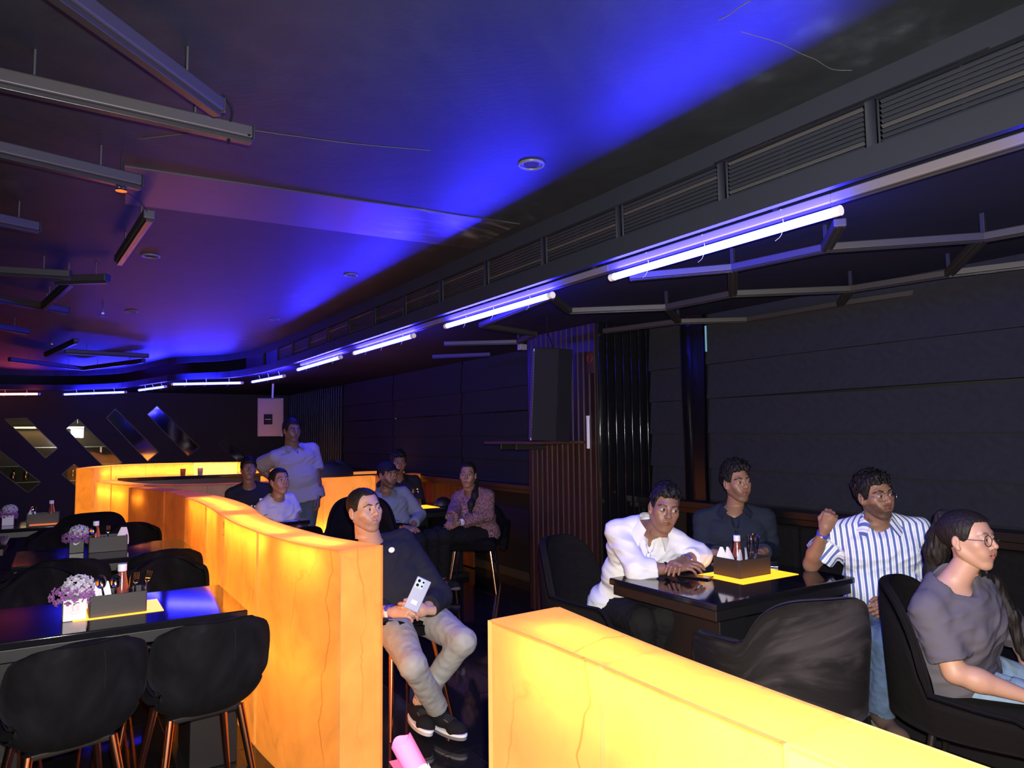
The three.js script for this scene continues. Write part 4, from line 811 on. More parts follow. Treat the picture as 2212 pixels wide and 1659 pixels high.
function hairGeo(o, cell) {
  const h = o.hair, fw = o.faceW ?? 1, th = h.side ?? 0.006, tp = h.top ?? 0.018, P = [];
  P.push(U(ell(0, 0.036 + tp * 0.35, -0.018, 0.0735 * fw + th, 0.083 + tp * 0.75, 0.097 + th + (h.backT ?? 0.004))));
  for (const b of h.blobs ?? []) P.push(U(rc(V(...b[0]), b[1], V(...(b[2] ?? b[0])), b[3] ?? b[1]), 0.02));
  const hl = h.line ?? 0.072, burn = h.burn ?? -0.012, nape = h.nape ?? -0.062, peak = h.peak ?? 0;
  P.push(INT((x, y, z) => {
    const ax = Math.abs(x); const front = hl + peak * sstep(0.02, 0.05, ax) - 0.02 * sstep(0.045, 0.07, ax);
    let ym = z > 0.05 ? front : z > 0.022 ? lerp(burn, front, sstep(0.022, 0.05, z)) : z > -0.012 ? burn : z > -0.035 ? lerp(nape, burn + 0.035, sstep(-0.035, -0.012, z)) : nape;
    return (ym - y) * 0.7;
  }, 0.008));
  for (const b of h.after ?? []) P.push(U(rc(V(...b[0]), b[1], V(...b[2]), b[3]), b[4] ?? 0.02));
  const w = h.wave ?? 0.004, fr = h.freq ?? 90;
  const disp = (x, y, z) => w * (nz3(x * fr, y * fr * 0.28 + 7, z * fr * 0.7) + 0.6 * nz3(x * fr * 2.4, y * fr * 0.5, z * fr * 1.6 + 3));
  const ext = [V(-0.12, -0.12, -0.15), V(0.12, 0.19, 0.13)]; for (const b of [...(h.after ?? []), ...(h.blobs ?? [])]) for (const q of [b[0], b[2] ?? b[0]]) { ext.push(V(...q).addScalar(0.05), V(...q).addScalar(-0.05)); }
  const [lo, hi] = bounds(ext, 0.005);
  const g = netMesh(P, lo, hi, cell, { disp, amp: w * 1.6 });
  if (h.locks === 0) return g;
  const fl = h.flow ?? [0, 0.25, 0.8];
  return mergeGeometries([g, locks(g, h.locks ?? 900, h.lockLen ?? 0.022, (a, m) => a.y > 0.06 ? V(...fl) : V(0, -1, a.z > -0.02 ? -0.35 : -0.1), h.lockR ?? 0.0015, h.lift ?? 0.7)]);
}
// hand in its own frame: y along the fingers, z out of the back of the hand, x to the thumb side
function handPrims(h) {
  const P = [], c = h.curl ?? [0.35, 0.4, 0.45, 0.5], s = h.s ?? 1;
  const K = [[0.026, 0.086, 0, 0.07, 0.0096], [0.008, 0.09, 0.003, 0.079, 0.0098], [-0.0105, 0.086, 0.001, 0.073, 0.0092], [-0.028, 0.077, -0.003, 0.056, 0.0082]];
  K.forEach(([x, y, z, L, r], i) => {
    P.push(U(rc(V(x * 0.6, 0.01, -0.002), 0.014, V(x, y, z), 0.0115), 0.014));
    let p = V(x, y, z), a = -0.05 * 0, cur = Array.isArray(c[i]) ? c[i] : [c[i], c[i] * 1.15, c[i] * 0.8]; const sp = (h.spread ?? 0.06) * (1.5 - i);
    [0.45, 0.3, 0.25].forEach((f, j) => { a += cur[j]; const q = p.clone().add(V(Math.sin(sp) * Math.cos(a), Math.cos(a) * Math.cos(sp), -Math.sin(a)).multiplyScalar(L * f)); P.push(U(rc(p, r * (1 - 0.08 * j), q, r * (0.94 - 0.08 * j)), j ? 0.004 : 0.006)); p = q; });
  });
  P.push(U(rc(V(0.004, 0.03, -0.006), 0.02, V(-0.004, 0.065, -0.004), 0.017), 0.015));
  const t = h.thumb ?? [[0.02, 0.018, -0.008], [0.044, 0.046, -0.016], [0.05, 0.075, -0.024], [0.046, 0.1, -0.028]];
  for (let i = 0; i < 3; i++) P.push(U(rc(V(...t[i]), [0.0155, 0.012, 0.0105][i], V(...t[i + 1]), [0.0125, 0.0105, 0.0088][i]), i ? 0.005 : 0.014));
  P.push(U(rc(V(0, -0.05, 0), 0.0235 * (h.wristW ?? 1), V(0, 0.012, 0), 0.022), 0.016));
  return P;
}
function handGeo(h, skin, cell) {
  const P = handPrims(h);
  const color = (x, y, z) => mix3(skin, [skin[0] * 1.02, skin[1] * 0.88, skin[2] * 0.86], 0.4 * sstep(0.08, 0.13, y) + 0.25 * sstep(0, -0.012, z));
  const g = netMesh(P, V(-0.075, -0.055, -0.11), V(0.085, 0.18, 0.04), cell, { color });
  const y = h.dir.clone().normalize(), z0 = h.back.clone(), z = z0.sub(y.clone().multiplyScalar(z0.dot(y))).normalize(), x = y.clone().cross(z);
  const right = h.right; // thumb side: a right hand has it at -(y x z)
  const m = new THREE.Matrix4().makeBasis(right ? x.clone().negate() : x, y, z).multiply(new THREE.Matrix4().makeScale(h.s ?? 1, h.s ?? 1, h.s ?? 1));
  m.setPosition(h.wrist);
  g.applyMatrix4(m);
  if (right) { const ix = g.index.array; for (let i = 0; i < ix.length; i += 3) { const t = ix[i]; ix[i] = ix[i + 1]; ix[i + 1] = t; } }
  return [g, m];
}
const frameOf = (p, y, zHint) => { const Y = y.clone().normalize(), z = zHint.clone().sub(Y.clone().multiplyScalar(zHint.dot(Y))).normalize(), x = Y.clone().cross(z); return new THREE.Matrix4().makeBasis(x, Y, z).setPosition(p); };
function ringBand(r, w, t = 0.003) { return lathe([[r, -w / 2], [r + t, -w / 2 + 0.001], [r + t, w / 2 - 0.001], [r, w / 2]], 28); }

function makePerson(o) {
  const pel = o.pel, neck = o.neck, hc = o.headC, base = V(pel.x, 0, pel.z);
  const g = thing('person', o.label, 'person', base.toArray());
  const put = (name, geo, mat, parent = g) => mesh(name, geo.translate(-base.x, -base.y, -base.z), mat, parent);
  const q = o.fine ?? 1, toCam = EYE.clone().sub(neck).setY(0).normalize(), camR = V(toCam.z, 0, -toCam.x); // image right as seen from the lens
  const face = deg => { const a = deg * Math.PI / 180; return toCam.clone().multiplyScalar(Math.cos(a)).addScaledVector(camR, Math.sin(a)); };
  const up = neck.clone().sub(pel).normalize();
  const fS = face(o.turn ?? 0), fH = face(o.hipTurn ?? o.turn ?? 0);
  const ort = f => f.clone().sub(up.clone().multiplyScalar(f.dot(up))).normalize();
  const F = ort(fS), R = F.clone().cross(up).normalize(), F2 = ort(fH), R2 = fH.clone().cross(V(0, 1, 0)).normalize();
  const k = o.build ?? 1, sw = (o.shoulder ?? 0.172) * (o.female ? 0.9 : 1);
  const P = (b, r = 0, u = 0, f = 0, rr = R, ff = F) => b.clone().addScaledVector(rr, r).addScaledVector(up, u).addScaledVector(ff, f);
  const shR = o.shR ?? P(neck, sw, -0.068, 0), shL = o.shL ?? P(neck, -sw, -0.068, 0);
  const C = P(neck, 0, -0.15, 0.012), W = pel.clone().lerp(neck, 0.36), hipR = P(pel, 0.09, -0.02, 0, R2, F2), hipL = P(pel, -0.09, -0.02, 0, R2, F2);
  const A = { R: { s: shR, e: o.elR, w: o.wrR }, L: { s: shL, e: o.elL, w: o.wrL } }, G = { R: { h: hipR, k: o.knR, a: o.anR }, L: { h: hipL, k: o.knL, a: o.anL } };
  if (o.debug) for (const s of 'RL') { const a = A[s], l = G[s]; console.log(o.label.slice(0, 30), s, 'arm', a.e && a.s.distanceTo(a.e).toFixed(2), a.w && a.e.distanceTo(a.w).toFixed(2), 'leg', l.k && l.h.distanceTo(l.k).toFixed(2), l.a && l.k.distanceTo(l.a).toFixed(2), 'torso', pel.distanceTo(neck).toFixed(2), 'neck', neck.distanceTo(hc).toFixed(2)); }
  const torso = (e, kk = 0.042) => {
    const T = [U(rc(P(C, 0.085 * k, 0, 0), 0.098 * k + e, P(C, -0.085 * k, 0, 0), 0.098 * k + e), kk), U(rc(P(W, 0.062 * k, 0, 0.012 * k), 0.104 * k + e, P(W, -0.062 * k, 0, 0.012 * k), 0.104 * k + e), kk),
      U(rc(P(pel, 0.075 * k, 0.0, 0, R2, F2), 0.112 * k + e, P(pel, -0.075 * k, 0, 0, R2, F2), 0.112 * k + e), kk), U(rc(P(C, 0, 0.02, 0), 0.1 * k + e, pel, 0.1 * k + e), kk),
      U(rc(shR, 0.043 * k + e, P(neck, 0.035, -0.028, -0.012), 0.05 + e), 0.03), U(rc(shL, 0.043 * k + e, P(neck, -0.035, -0.028, -0.012), 0.05 + e), 0.03)];
    if (o.female) for (const s of [-1, 1]) T.push(U(rc(P(C, s * 0.07, -0.035, 0.07), 0.055 + e, P(C, s * 0.06, -0.04, 0.085), 0.05 + e), 0.05));
    if (o.belly) T.push(U(rc(P(W, 0.03, -0.03, 0.05), o.belly + e, P(W, -0.03, -0.03, 0.05), o.belly + e), 0.06));
    return T;
  };
  // ---- body: one skin surface
  const bodyP = torso(-0.012), pts = [neck, pel, hc, shR, shL, hipR, hipL];
  bodyP.push(U(rc(P(neck, 0, -0.05, -0.005), 0.058 * (o.neckW ?? 1), hc.clone().addScaledVector(V(0, 1, 0), -0.07), 0.052 * (o.neckW ?? 1)), 0.035));
  for (const s of 'RL') {
    const a = A[s], l = G[s];
    if (a.e) { bodyP.push(U(rc(a.s, 0.05 * k, a.e, 0.038 * k), 0.03)); pts.push(a.e); if (a.w) { bodyP.push(U(rc(a.e, 0.0385 * k, a.e.clone().lerp(a.w, 0.35), 0.041 * k), 0.015), U(rc(a.e.clone().lerp(a.w, 0.3), 0.04 * k, a.w, 0.0245), 0.015)); pts.push(a.w); } }
    if (l.k) { const lk = o.trousers ? 0.8 : 1; bodyP.push(U(rc(l.h, 0.078 * k * lk, l.k, 0.05 * lk), 0.03)); pts.push(l.k); if (l.a) { bodyP.push(U(rc(l.k, 0.05 * lk, l.k.clone().lerp(l.a, 0.35), 0.052 * lk), 0.02), U(rc(l.k.clone().lerp(l.a, 0.3), 0.05 * lk, l.a, 0.034), 0.02)); pts.push(l.a); } }
  }
  const parts = [], sk = o.skin;
  let [lo, hi] = bounds(pts, 0.15);
  const vary = (x, y, z) => { const n = 1 + 0.06 * nz3(x * 30, y * 30, z * 30); return [sk[0] * n, sk[1] * n, sk[2] * n]; };
  parts.push(netMesh(bodyP, lo, hi, 0.013, { color: vary }));
  // ---- head
  const hf = face(o.headTurn ?? 0), pitch = (o.headPitch ?? 0) * Math.PI / 180, roll = (o.headRoll ?? 0) * Math.PI / 180;
  let hy = V(0, 1, 0), hz = hf.clone(); const hx0 = hy.clone().cross(hz);
  hz.applyAxisAngle(hx0, -pitch); hy.applyAxisAngle(hx0, -pitch); hy.applyAxisAngle(hz, roll);
  const hx = hy.clone().cross(hz), HM = new THREE.Matrix4().makeBasis(hx, hy, hz).multiply(new THREE.Matrix4().makeScale(o.headS ?? 1, o.headS ?? 1, o.headS ?? 1)).setPosition(hc);
  parts.push(headGeo(o, 0.0028 * q).applyMatrix4(HM));
  // ---- hands
  const hands = [];
  for (const s of 'RL') { const h = o['hand' + s]; if (!h) continue; const a = A[s]; const [hg, m] = handGeo({ ...h, wrist: a.w, dir: h.dir ?? a.w.clone().sub(a.e), right: s === 'R' }, sk, 0.0034 * q); parts.push(hg); hands.push([s, m]); }
  const body = put('body', mergeGeometries(parts), skinMat);
  // ---- hair
  if (o.hair) put('hair', hairGeo(o, 0.0045 * q).applyMatrix4(HM), hairMat(o.hairC));
  for (const t of o.tails ?? []) { // hair that falls over the shoulders: points in the world
    const pr = []; for (let i = 0; i + 1 < t.length; i++) pr.push(U(rc(t[i][0], t[i][1], t[i + 1][0], t[i + 1][1]), 0.03));
    const [a, b] = bounds(t.map(e => e[0]), 0.07);
    put('ponytail', netMesh(pr, a, b, 0.006, { disp: (x, y, z) => 0.006 * (nz3(x * 70, y * 14, z * 70) + 0.5 * nz3(x * 150, y * 20, z * 150)), amp: 0.009 }), hairMat(o.hairC));
  }
  const local = (geo) => geo.applyMatrix4(HM);
  if (o.glasses) {
    const gl = o.glasses, m = gl.mat, r = gl.r ?? 0.023, ry = gl.ry ?? r * 0.9, zz = 0.094;
    for (const s of [-1, 1]) {
      const ring = []; for (let i = 0; i <= 28; i++) { const a = i / 28 * Math.PI * 2, cx = Math.cos(a), sy = Math.sin(a), sq = gl.square ? 1 / Math.pow(Math.pow(Math.abs(cx), 3) + Math.pow(Math.abs(sy), 3), 1 / 3) : 1; ring.push(V(s * 0.033 + cx * r * sq, 0.003 + sy * ry * sq, zz - Math.abs(s * 0.033 + cx * r) * 0.12)); }
      const rim = put('glasses_rim', local(new THREE.TubeGeometry(new THREE.CatmullRomCurve3(ring, true), 56, gl.w ?? 0.0014, 6)), m);
      put('lens', local(new THREE.CircleGeometry(1, 28).scale(r * 0.97, ry * 0.97, 1).translate(s * 0.033, 0.003, zz - 0.004)), lensMat, rim);
      put('glasses_temple', local(tube([V(s * (0.033 + r), 0.006, zz - 0.006), V(s * 0.072, 0.008, 0.06), V(s * 0.08, 0.008, -0.01), V(s * 0.079, -0.008, -0.03)], 0.0014, 16, 6)), m);
    }
    put('glasses_bridge', local(tube([V(-0.011, 0.008, zz), V(0, 0.011, zz + 0.003), V(0.011, 0.008, zz)], 0.0014, 10, 6)), m);
    if (gl.double) put('glasses_top_bar', local(tube([V(-0.02, 0.019, zz), V(0, 0.021, zz + 0.003), V(0.02, 0.019, zz)], 0.0012, 10, 6)), m);
  }
  // ---- upper garment
  const t = o.top;
  if (t) {
    const e = t.loose ?? 0.012, T = torso(e), L = t.sleeve ?? 0.62, uvArm = [];
    if (t.hem !== undefined) { const hp = P(pel, 0, t.hem, 0); if (t.skirt) T.push(U(rc(P(pel, 0.06, t.hem, 0, R2, F2), 0.128 * k + e, P(pel, -0.06, t.hem, 0, R2, F2), 0.128 * k + e), 0.06)); T.push(INT(plane(hp, up.clone().negate()), 0.01)); }
    for (const s of 'RL') {
      const a = A[s]; if (!a.e) continue;
      const full = L > 1, end = full ? a.e.clone().lerp(a.w, L - 1) : a.s.clone().lerp(a.e, L), d = (full ? a.w.clone().sub(a.e) : a.e.clone().sub(a.s)).normalize();
      const sub = [];
      const r0 = 0.047 * k + e, r1 = (t.cuffR ?? (full ? 0.046 : 0.056)) * k + e * 0.4;
      const up1 = rc(a.s, r0, full ? a.e : end, full ? 0.044 * k + e : r1), fo = full ? rc(a.e, 0.044 * k + e, end, r1 * 0.95) : null, pl = plane(end, d);
      // a tube with a clean cuff
      T.push(U((x, y, z) => { const u = up1(x, y, z); if (!full) return Math.max(u, pl(x, y, z)); const w = Math.max(fo(x, y, z), pl(x, y, z)); return smin(u, w, 0.015); }, 0.02));
      uvArm.push([a.s, a.e]);
    }
    T.push(SUB(rc(P(neck, 0, 0.09, 0.03), (t.neckR ?? 0.066), P(neck, 0, -0.012, 0.012), (t.neckR ?? 0.066) * 0.96), 0.012));
    if (t.vee) T.push(SUB(rc(P(neck, 0, 0.0, 0.085), t.veeW ?? 0.04, P(neck, 0, -t.vee, 0.13), 0.006), 0.008));
    const fa = t.folds ?? 0.005, fq = t.freq ?? 13;
    const disp = (x, y, z) => { const u = (x - C.x) * R.x + (y - C.y) * R.y + (z - C.z) * R.z, w = (x - C.x) * up.x + (y - C.y) * up.y + (z - C.z) * up.z, f = (x - C.x) * F.x + (y - C.y) * F.y + (z - C.z) * F.z;
      const wx = u + 0.04 * nz3(u * 6, w * 6, f * 6 + 9), n1 = nz3(wx * fq * 0.55 + 5, w * fq * 1.5, f * fq * 0.55), n2 = nz3(wx * fq * 1.4, w * fq * 2.2 + wx * 12, f * fq + 4);
      return fa * ((1 - Math.abs(n1) * 2.4) * 0.7 + 0.5 * n2) * -1; };
    const [a, b] = bounds([...pts.slice(0, 2), shR, shL, hipR, hipL, ...['R', 'L'].flatMap(s => A[s].e ? [A[s].e, ...(L > 1 ? [A[s].w] : [])] : [])], 0.16);
    const uv = (x, y, z) => { // along and round the torso, or round the sleeve
      const p = V(x, y, z); let best = null, bd = 0.072 * k + e;
      for (const [s0, e0] of uvArm) { const ax = e0.clone().sub(s0), l = ax.length(); ax.divideScalar(l); const tt = p.clone().sub(s0).dot(ax); if (tt > 0.05) { const rad = p.clone().sub(s0).addScaledVector(ax, -tt); if (rad.length() < bd + 0.02) { const sd = ax.clone().cross(F).normalize(), fd = sd.clone().cross(ax); best = [Math.atan2(rad.dot(sd), rad.dot(fd)) * 0.065, tt]; bd = rad.length(); } } }
      if (best) return best;
      const d = p.clone().sub(C), u = d.dot(R), f = d.dot(F); return [u - Math.sign(u) * 0.6 * Math.min(0, f - 0.03) , d.dot(up)];
    };
    const shirt = put(t.name ?? 'shirt', netMesh(T, a, b, (t.cell ?? 0.0085) * (q > 1.2 ? 1.25 : 1), { disp, amp: fa * 1.4, uv }), t.mat);
    if (t.collar) { // folded collar round the neck
      const cs = t.collar, open = cs.open ?? 0.5, cg = slabSurface((s, v) => {
        const an = lerp(-Math.PI + open, Math.PI - open, s), fr = Math.pow(Math.abs(an) / (Math.PI - open), 3); // 0 at the nape
        const rad = lerp(0.066, 0.094 + 0.034 * fr, v), yy = lerp(0.04 - 0.035 * fr, -0.004 - (cs.drop ?? 0.05) * fr, v);
        const p = P(neck, Math.sin(an) * rad * (1.05), yy + 0.004, -Math.cos(an) * rad * 1.02 + 0.012 + 0.02 * fr); return p;
      }, 40, 5, 0.004);
      put('collar', uvMetres(cg, 0, 1), cs.mat ?? t.mat, shirt);
    }
    for (const b2 of t.buttons ?? []) put('button', new THREE.SphereGeometry(0.005, 10, 8).scale(1, 1, 0.5).translate(...P(C, b2[0], b2[1], b2[2]).toArray()), b2[3] ?? M.whitePlastic, shirt);
    for (const [i, b2] of (t.badges ?? []).entries()) { const m = frameOf(P(C, b2.r, b2.u, b2.f), up, F); put(b2.name, b2.geo.applyMatrix4(m), b2.mat, shirt); }
  }
  // ---- trousers
  const tr = o.trousers;
  if (tr) {
    const e = tr.loose ?? 0.012, hr = (tr.hipR ?? 0.104) * k, T = [U(rc(P(pel, 0.07 * k, 0.01, 0, R2, F2), hr + e, P(pel, -0.07 * k, 0.01, 0, R2, F2), hr + e), 0.04)];
    const tp = [pel, hipR, hipL];
    for (const s of 'RL') { const l = G[s]; if (!l.k) continue; tp.push(l.k); const f1 = rc(l.h, 0.088 * k + e, l.k, (tr.kneeR ?? 0.058) + e); T.push(U(f1, 0.035)); if (l.a) { tp.push(l.a); const end = l.k.clone().lerp(l.a, tr.len ?? 0.95), d = l.a.clone().sub(l.k).normalize(), f2 = rc(l.k, (tr.kneeR ?? 0.058) - 0.002 + e, end, tr.ankle ?? 0.055), pl = plane(end, d); T.push(U((x, y, z) => Math.max(f2(x, y, z), pl(x, y, z)), 0.03)); } }
    const hp = P(pel, 0, tr.waist ?? 0.09, 0); { const pw = plane(hp, up); T.push(INT((x, y, z) => Math.min(pw(x, y, z), 0.19 * k - Math.hypot(x - pel.x, y - pel.y, z - pel.z)), 0.01)); }
    const fa = tr.folds ?? 0.005, disp = (x, y, z) => { const n = nz3(x * 16, y * 22, z * 16), m = nz3(x * 34 + 4, y * 40, z * 34); return -fa * ((1 - 2.2 * Math.abs(n)) * 0.7 + 0.4 * m); };
    const [a, b] = bounds(tp, 0.15);
    put('trousers', netMesh(T, a, b, 0.0105, { disp, amp: fa * 1.3, uv: (x, y, z) => [x + z, y] }), tr.mat);
  }
  // ---- shoes
  for (const s of 'RL') {
    const sh = o['shoe' + s]; if (!sh) continue;
    const ank = G[s].a, m = frameOf(ank.clone(), sh.up ?? V(0, 1, 0), sh.toe), drop = sh.drop ?? -0.075;
    const Q = (x, y, z) => V(x, y + drop, z);
    const upper = [U(rc(Q(0, 0.06, -0.045), 0.034, Q(0, 0.055, 0.02), 0.036), 0.03), U(rc(Q(0, 0.06, 0.0), 0.034, Q(0, 0.038, 0.13), 0.03), 0.03), U(rc(Q(-0.014, 0.03, 0.12), 0.03, Q(0.01, 0.03, 0.15), 0.03), 0.03), SUB(rc(Q(0, 0.12, -0.02), 0.028, Q(0, 0.09, -0.01), 0.03), 0.01), INT((x, y, z) => drop + 0.012 - y, 0.004)];
    const su = put('shoe_upper', netMesh(upper, V(-0.07, -0.1 + Math.min(0, drop), -0.11), V(0.07, 0.09, 0.21), 0.005, {}).applyMatrix4(m), sh.mat);
    const sole = new THREE.Shape(); for (let i = 0; i <= 40; i++) { const a = i / 40 * Math.PI * 2, zz = 0.052 + 0.137 * Math.cos(a), w = (0.038 + 0.008 * Math.cos(a)) * Math.sin(a) * 1.08; i ? sole.lineTo(w, -zz) : sole.moveTo(w, -zz); }
    const sg = (h0, h1, gr) => new THREE.ExtrudeGeometry(sole, { depth: h1 - h0, bevelEnabled: true, bevelSize: gr, bevelThickness: 0.002, bevelSegments: 2 }).rotateX(-Math.PI / 2);
    const soleG = sg(0, 0.022, 0.002), idx = soleG; idx.translate(0, drop, 0);
    put('sole', idx.clone().applyMatrix4(m), sh.sole, su);
    if (sh.stripe) { const st = sg(0, 0.008, 0.0045).translate(0, drop + 0.015, 0); put('sole_stripe', st.applyMatrix4(m), sh.stripe, su); }
    if (sh.laces) for (let i = 0; i < 6; i++) { const z = 0.03 + i * 0.0135, y = 0.0955 - 0.2 * z + drop; put('lace', tube([V(-0.026, y - 0.013, z), V(-0.012, y - 0.001, z + 0.002), V(0, y + 0.002, z + 0.004), V(0.012, y - 0.001, z + 0.002), V(0.026, y - 0.013, z)], 0.0028, 14, 6).applyMatrix4(m), sh.laces, su); }
    if (sh.trim) for (const sd of [-1, 1]) put('eyelet_trim', tube([0, 1, 2, 3, 4, 5].map(i => { const z = 0.018 + i * 0.0175; return V(sd * 0.0245, 0.0815 - 0.2 * z + drop, z); }).concat([V(sd * 0.012, 0.066 + drop, 0.122)]), 0.0034, 24, 6).applyMatrix4(m), sh.trim, su);
  }
  // ---- wrist bands and watches
  for (const wb of o.bands ?? []) {
    const a = A[wb.arm], p = a.e.clone().lerp(a.w, wb.at ?? 0.95), m = frameOf(p, a.w.clone().sub(a.e), wb.face ?? toCam);
    const band = put(wb.name ?? 'wristband', ringBand(wb.r ?? 0.029, wb.w ?? 0.02).applyMatrix4(m), wb.mat);
    if (wb.tab) put(wb.tabName ?? 'wristband_tab', wb.tab.clone().translate(0, wb.tabY ?? 0, (wb.r ?? 0.029) + 0.004).applyMatrix4(m), wb.tabMat, band);
  }
  return { g, put, HM, hands, A, G, P, C, R, F, up, toCam, camR, face };
}
const lensMat = phy({ color: lin(0.95, 0.95, 0.97), transmission: 1, thickness: 0, roughness: 0.02, ior: 1.45 });

// ------------------------------------------------------------------ the guests
const cloth = (r, g, b, o = {}) => phy({ specularIntensity: 0.35, color: lin(r, g, b), roughness: 0.9, ...o });
const denim = (r, g, b) => std({ color: lin(r, g, b), roughness: 0.9, map: tex(128, 128, (x, y) => 225 + 18 * wrapNoise(x, y, 20, 5, 3) + 16 * ((x * 64 + y * 64) % 1), [3, 3]) });
const bandBlue = std({ color: lin(0.06, 0.06, 0.5), roughness: 0.5 }), bandWhite = M.whitePlastic, black = [0.012, 0.01, 0.01];
const shirtWhite = cloth(0.76, 0.77, 0.78), navy = cloth(0.02, 0.026, 0.042), teeBlack = cloth(0.016, 0.017, 0.024), greyTee = cloth(0.11, 0.105, 0.125), blackTrouser = cloth(0.01, 0.01, 0.012);
const stripeMat = std({ roughness: 0.85, map: tex(256, 16, x => { const t = (x * 8) % 1; return t < 0.36 ? [88, 112, 176] : t > 0.62 && t < 0.67 ? [176, 188, 214] : [246, 248, 250]; }, [4.2, 4]) });
const leopardMat = std({ roughness: 0.85, map: tex(512, 512, (x, y) => { const n = wrapNoise(x, y, 34, 3, 2), m = wrapNoise(x, y, 30, 19, 2); const k = Math.abs(n) < 0.07 || m > 0.2; return k ? [178, 140, 146] : [58, 26, 40]; }, [5, 5]) });
const watchFace = cyl(0.016, 0.016, 0.006, 20).rotateX(Math.PI / 2);

// man with the phone
{
  const neck = dep(800, 1176, 3.88), pel = dep(874, 1322, 3.82);
  const o = makePerson({ label: 'man in black tee and grey trousers holding a silver phone', skin: [0.46, 0.27, 0.185], hairC: [0.014, 0.011, 0.01], pel, neck, headC: dep(789, 1103, 3.82), turn: 25, hipTurn: 20, build: 1.1, belly: 0.1, neckW: 1.12,
    headTurn: 36, headPitch: 6, headRoll: 4, headS: 0.955, faceW: 1.12, jaw: 1.05, gaze: [0.15, 0.12, 1], beard: 0.42, moustache: 0.45, brow: 1.1, cheek: 1.1, lip: [0.42, 0.2, 0.17],
    hair: { top: 0.01, side: 0.0045, line: 0.083, burn: -0.012, peak: 0.012, nape: -0.07, wave: 0.002, freq: 160, lockLen: 0.01, locks: 1500, lockR: 0.001 },
    elR: dep(772, 1316, 3.74), wrR: dep(848, 1322, 3.54), elL: dep(950, 1288, 3.78), wrL: dep(918, 1318, 3.56),
    knR: dep(892, 1438, 3.36), anR: dep(950, 1536, 3.57), knL: dep(1000, 1386, 3.5), anL: dep(905, 1513, 3.62),
    handR: { dir: sight(1, 0).clone().setLength(0).add(dep(905, 1316, 3.5)).sub(dep(848, 1322, 3.54)), back: V(-0.25, 0.75, 0.5), curl: [0.5, 0.55, 0.6, 0.65], s: 1.02 },
    handL: { dir: dep(868, 1316, 3.49).sub(dep(918, 1318, 3.56)), back: V(0.2, 0.2, 0.9), curl: [0.55, 0.6, 0.6, 0.6], s: 1.0 },
    top: { name: 'tee_shirt', mat: teeBlack, sleeve: 1.75, hem: -0.02, folds: 0.006, neckR: 0.068, loose: 0.016, badges: [] },
    trousers: { mat: phy({ color: lin(0.29, 0.29, 0.265), roughness: 0.62, sheen: 0.3, sheenColor: lin(0.3, 0.3, 0.3) }), folds: 0.0045, loose: 0.008, kneeR: 0.053, ankle: 0.052, len: 0.92 },
    shoeR: { toe: dep(1010, 1570, 3.42).sub(dep(936, 1536, 3.6)).setY(0), drop: -0.088, mat: cloth(0.008, 0.008, 0.009), sole: cloth(0.16, 0.16, 0.17), stripe: cloth(0.75, 0.73, 0.72), laces: cloth(0.03, 0.03, 0.035), trim: cloth(0.1, 0.1, 0.105) },
    shoeL: { toe: dep(928, 1590, 3.36).sub(dep(876, 1520, 3.66)).setY(0), up: V(0.18, 1, 0), drop: -0.11, mat: cloth(0.008, 0.008, 0.009), sole: cloth(0.45, 0.43, 0.42), stripe: cloth(0.8, 0.78, 0.77), laces: cloth(0.03, 0.03, 0.035), trim: cloth(0.1, 0.1, 0.105) },
    bands: [{ arm: 'R', at: 0.93, r: 0.031, w: 0.03, mat: bandBlue, tab: rbox(0.03, 0.022, 0.003, 0.001), tabMat: bandWhite, tabY: 0.01 }] });
  const b = dep(846, 1188, 3.66); o.put('shirt_badge', new THREE.SphereGeometry(0.017, 20, 14).scale(1, 0.85, 0.35).translate(b.x, b.y, b.z), std({ color: lin(0.95, 0.95, 0.97), roughness: 0.25 }));
  // the phone
  const c = dep(902, 1284, 3.5), ph = thing('smartphone', 'silver-blue smartphone held upright by the man in black tee', 'phone', c.toArray());
  ph.quaternion.copy(camera.quaternion).multiply(new THREE.Quaternion().setFromEuler(new THREE.Euler(-0.25, 0.25, -0.42)));
  mesh('phone_body', rbox(0.075, 0.16, 0.0085, 0.004, 0, 0, 0, 3), phy({ color: lin(0.3, 0.36, 0.5), roughness: 0.45, metalness: 0.0 }), ph);
  const cam = mesh('camera_plate', rbox(0.045, 0.05, 0.003, 0.0014, -0.011, 0.05, 0.0055), phy({ color: lin(0.36, 0.52, 0.62), roughness: 0.3 }), ph);
  for (const [x, y, r] of [[-0.021, 0.062, 0.0075], [-0.021, 0.04, 0.0075], [0.002, 0.062, 0.005], [0.002, 0.042, 0.0045]]) { const l = mesh('camera_lens', cyl(r, r, 0.003, 20).rotateX(Math.PI / 2).translate(x, y, 0.008), M.gloss, cam); l.name = 'camera_lens'; }
  mesh('sticker', rbox(0.03, 0.02, 0.0008, 0.0003, 0.0, -0.04, 0.0047), M.paper, ph);
}
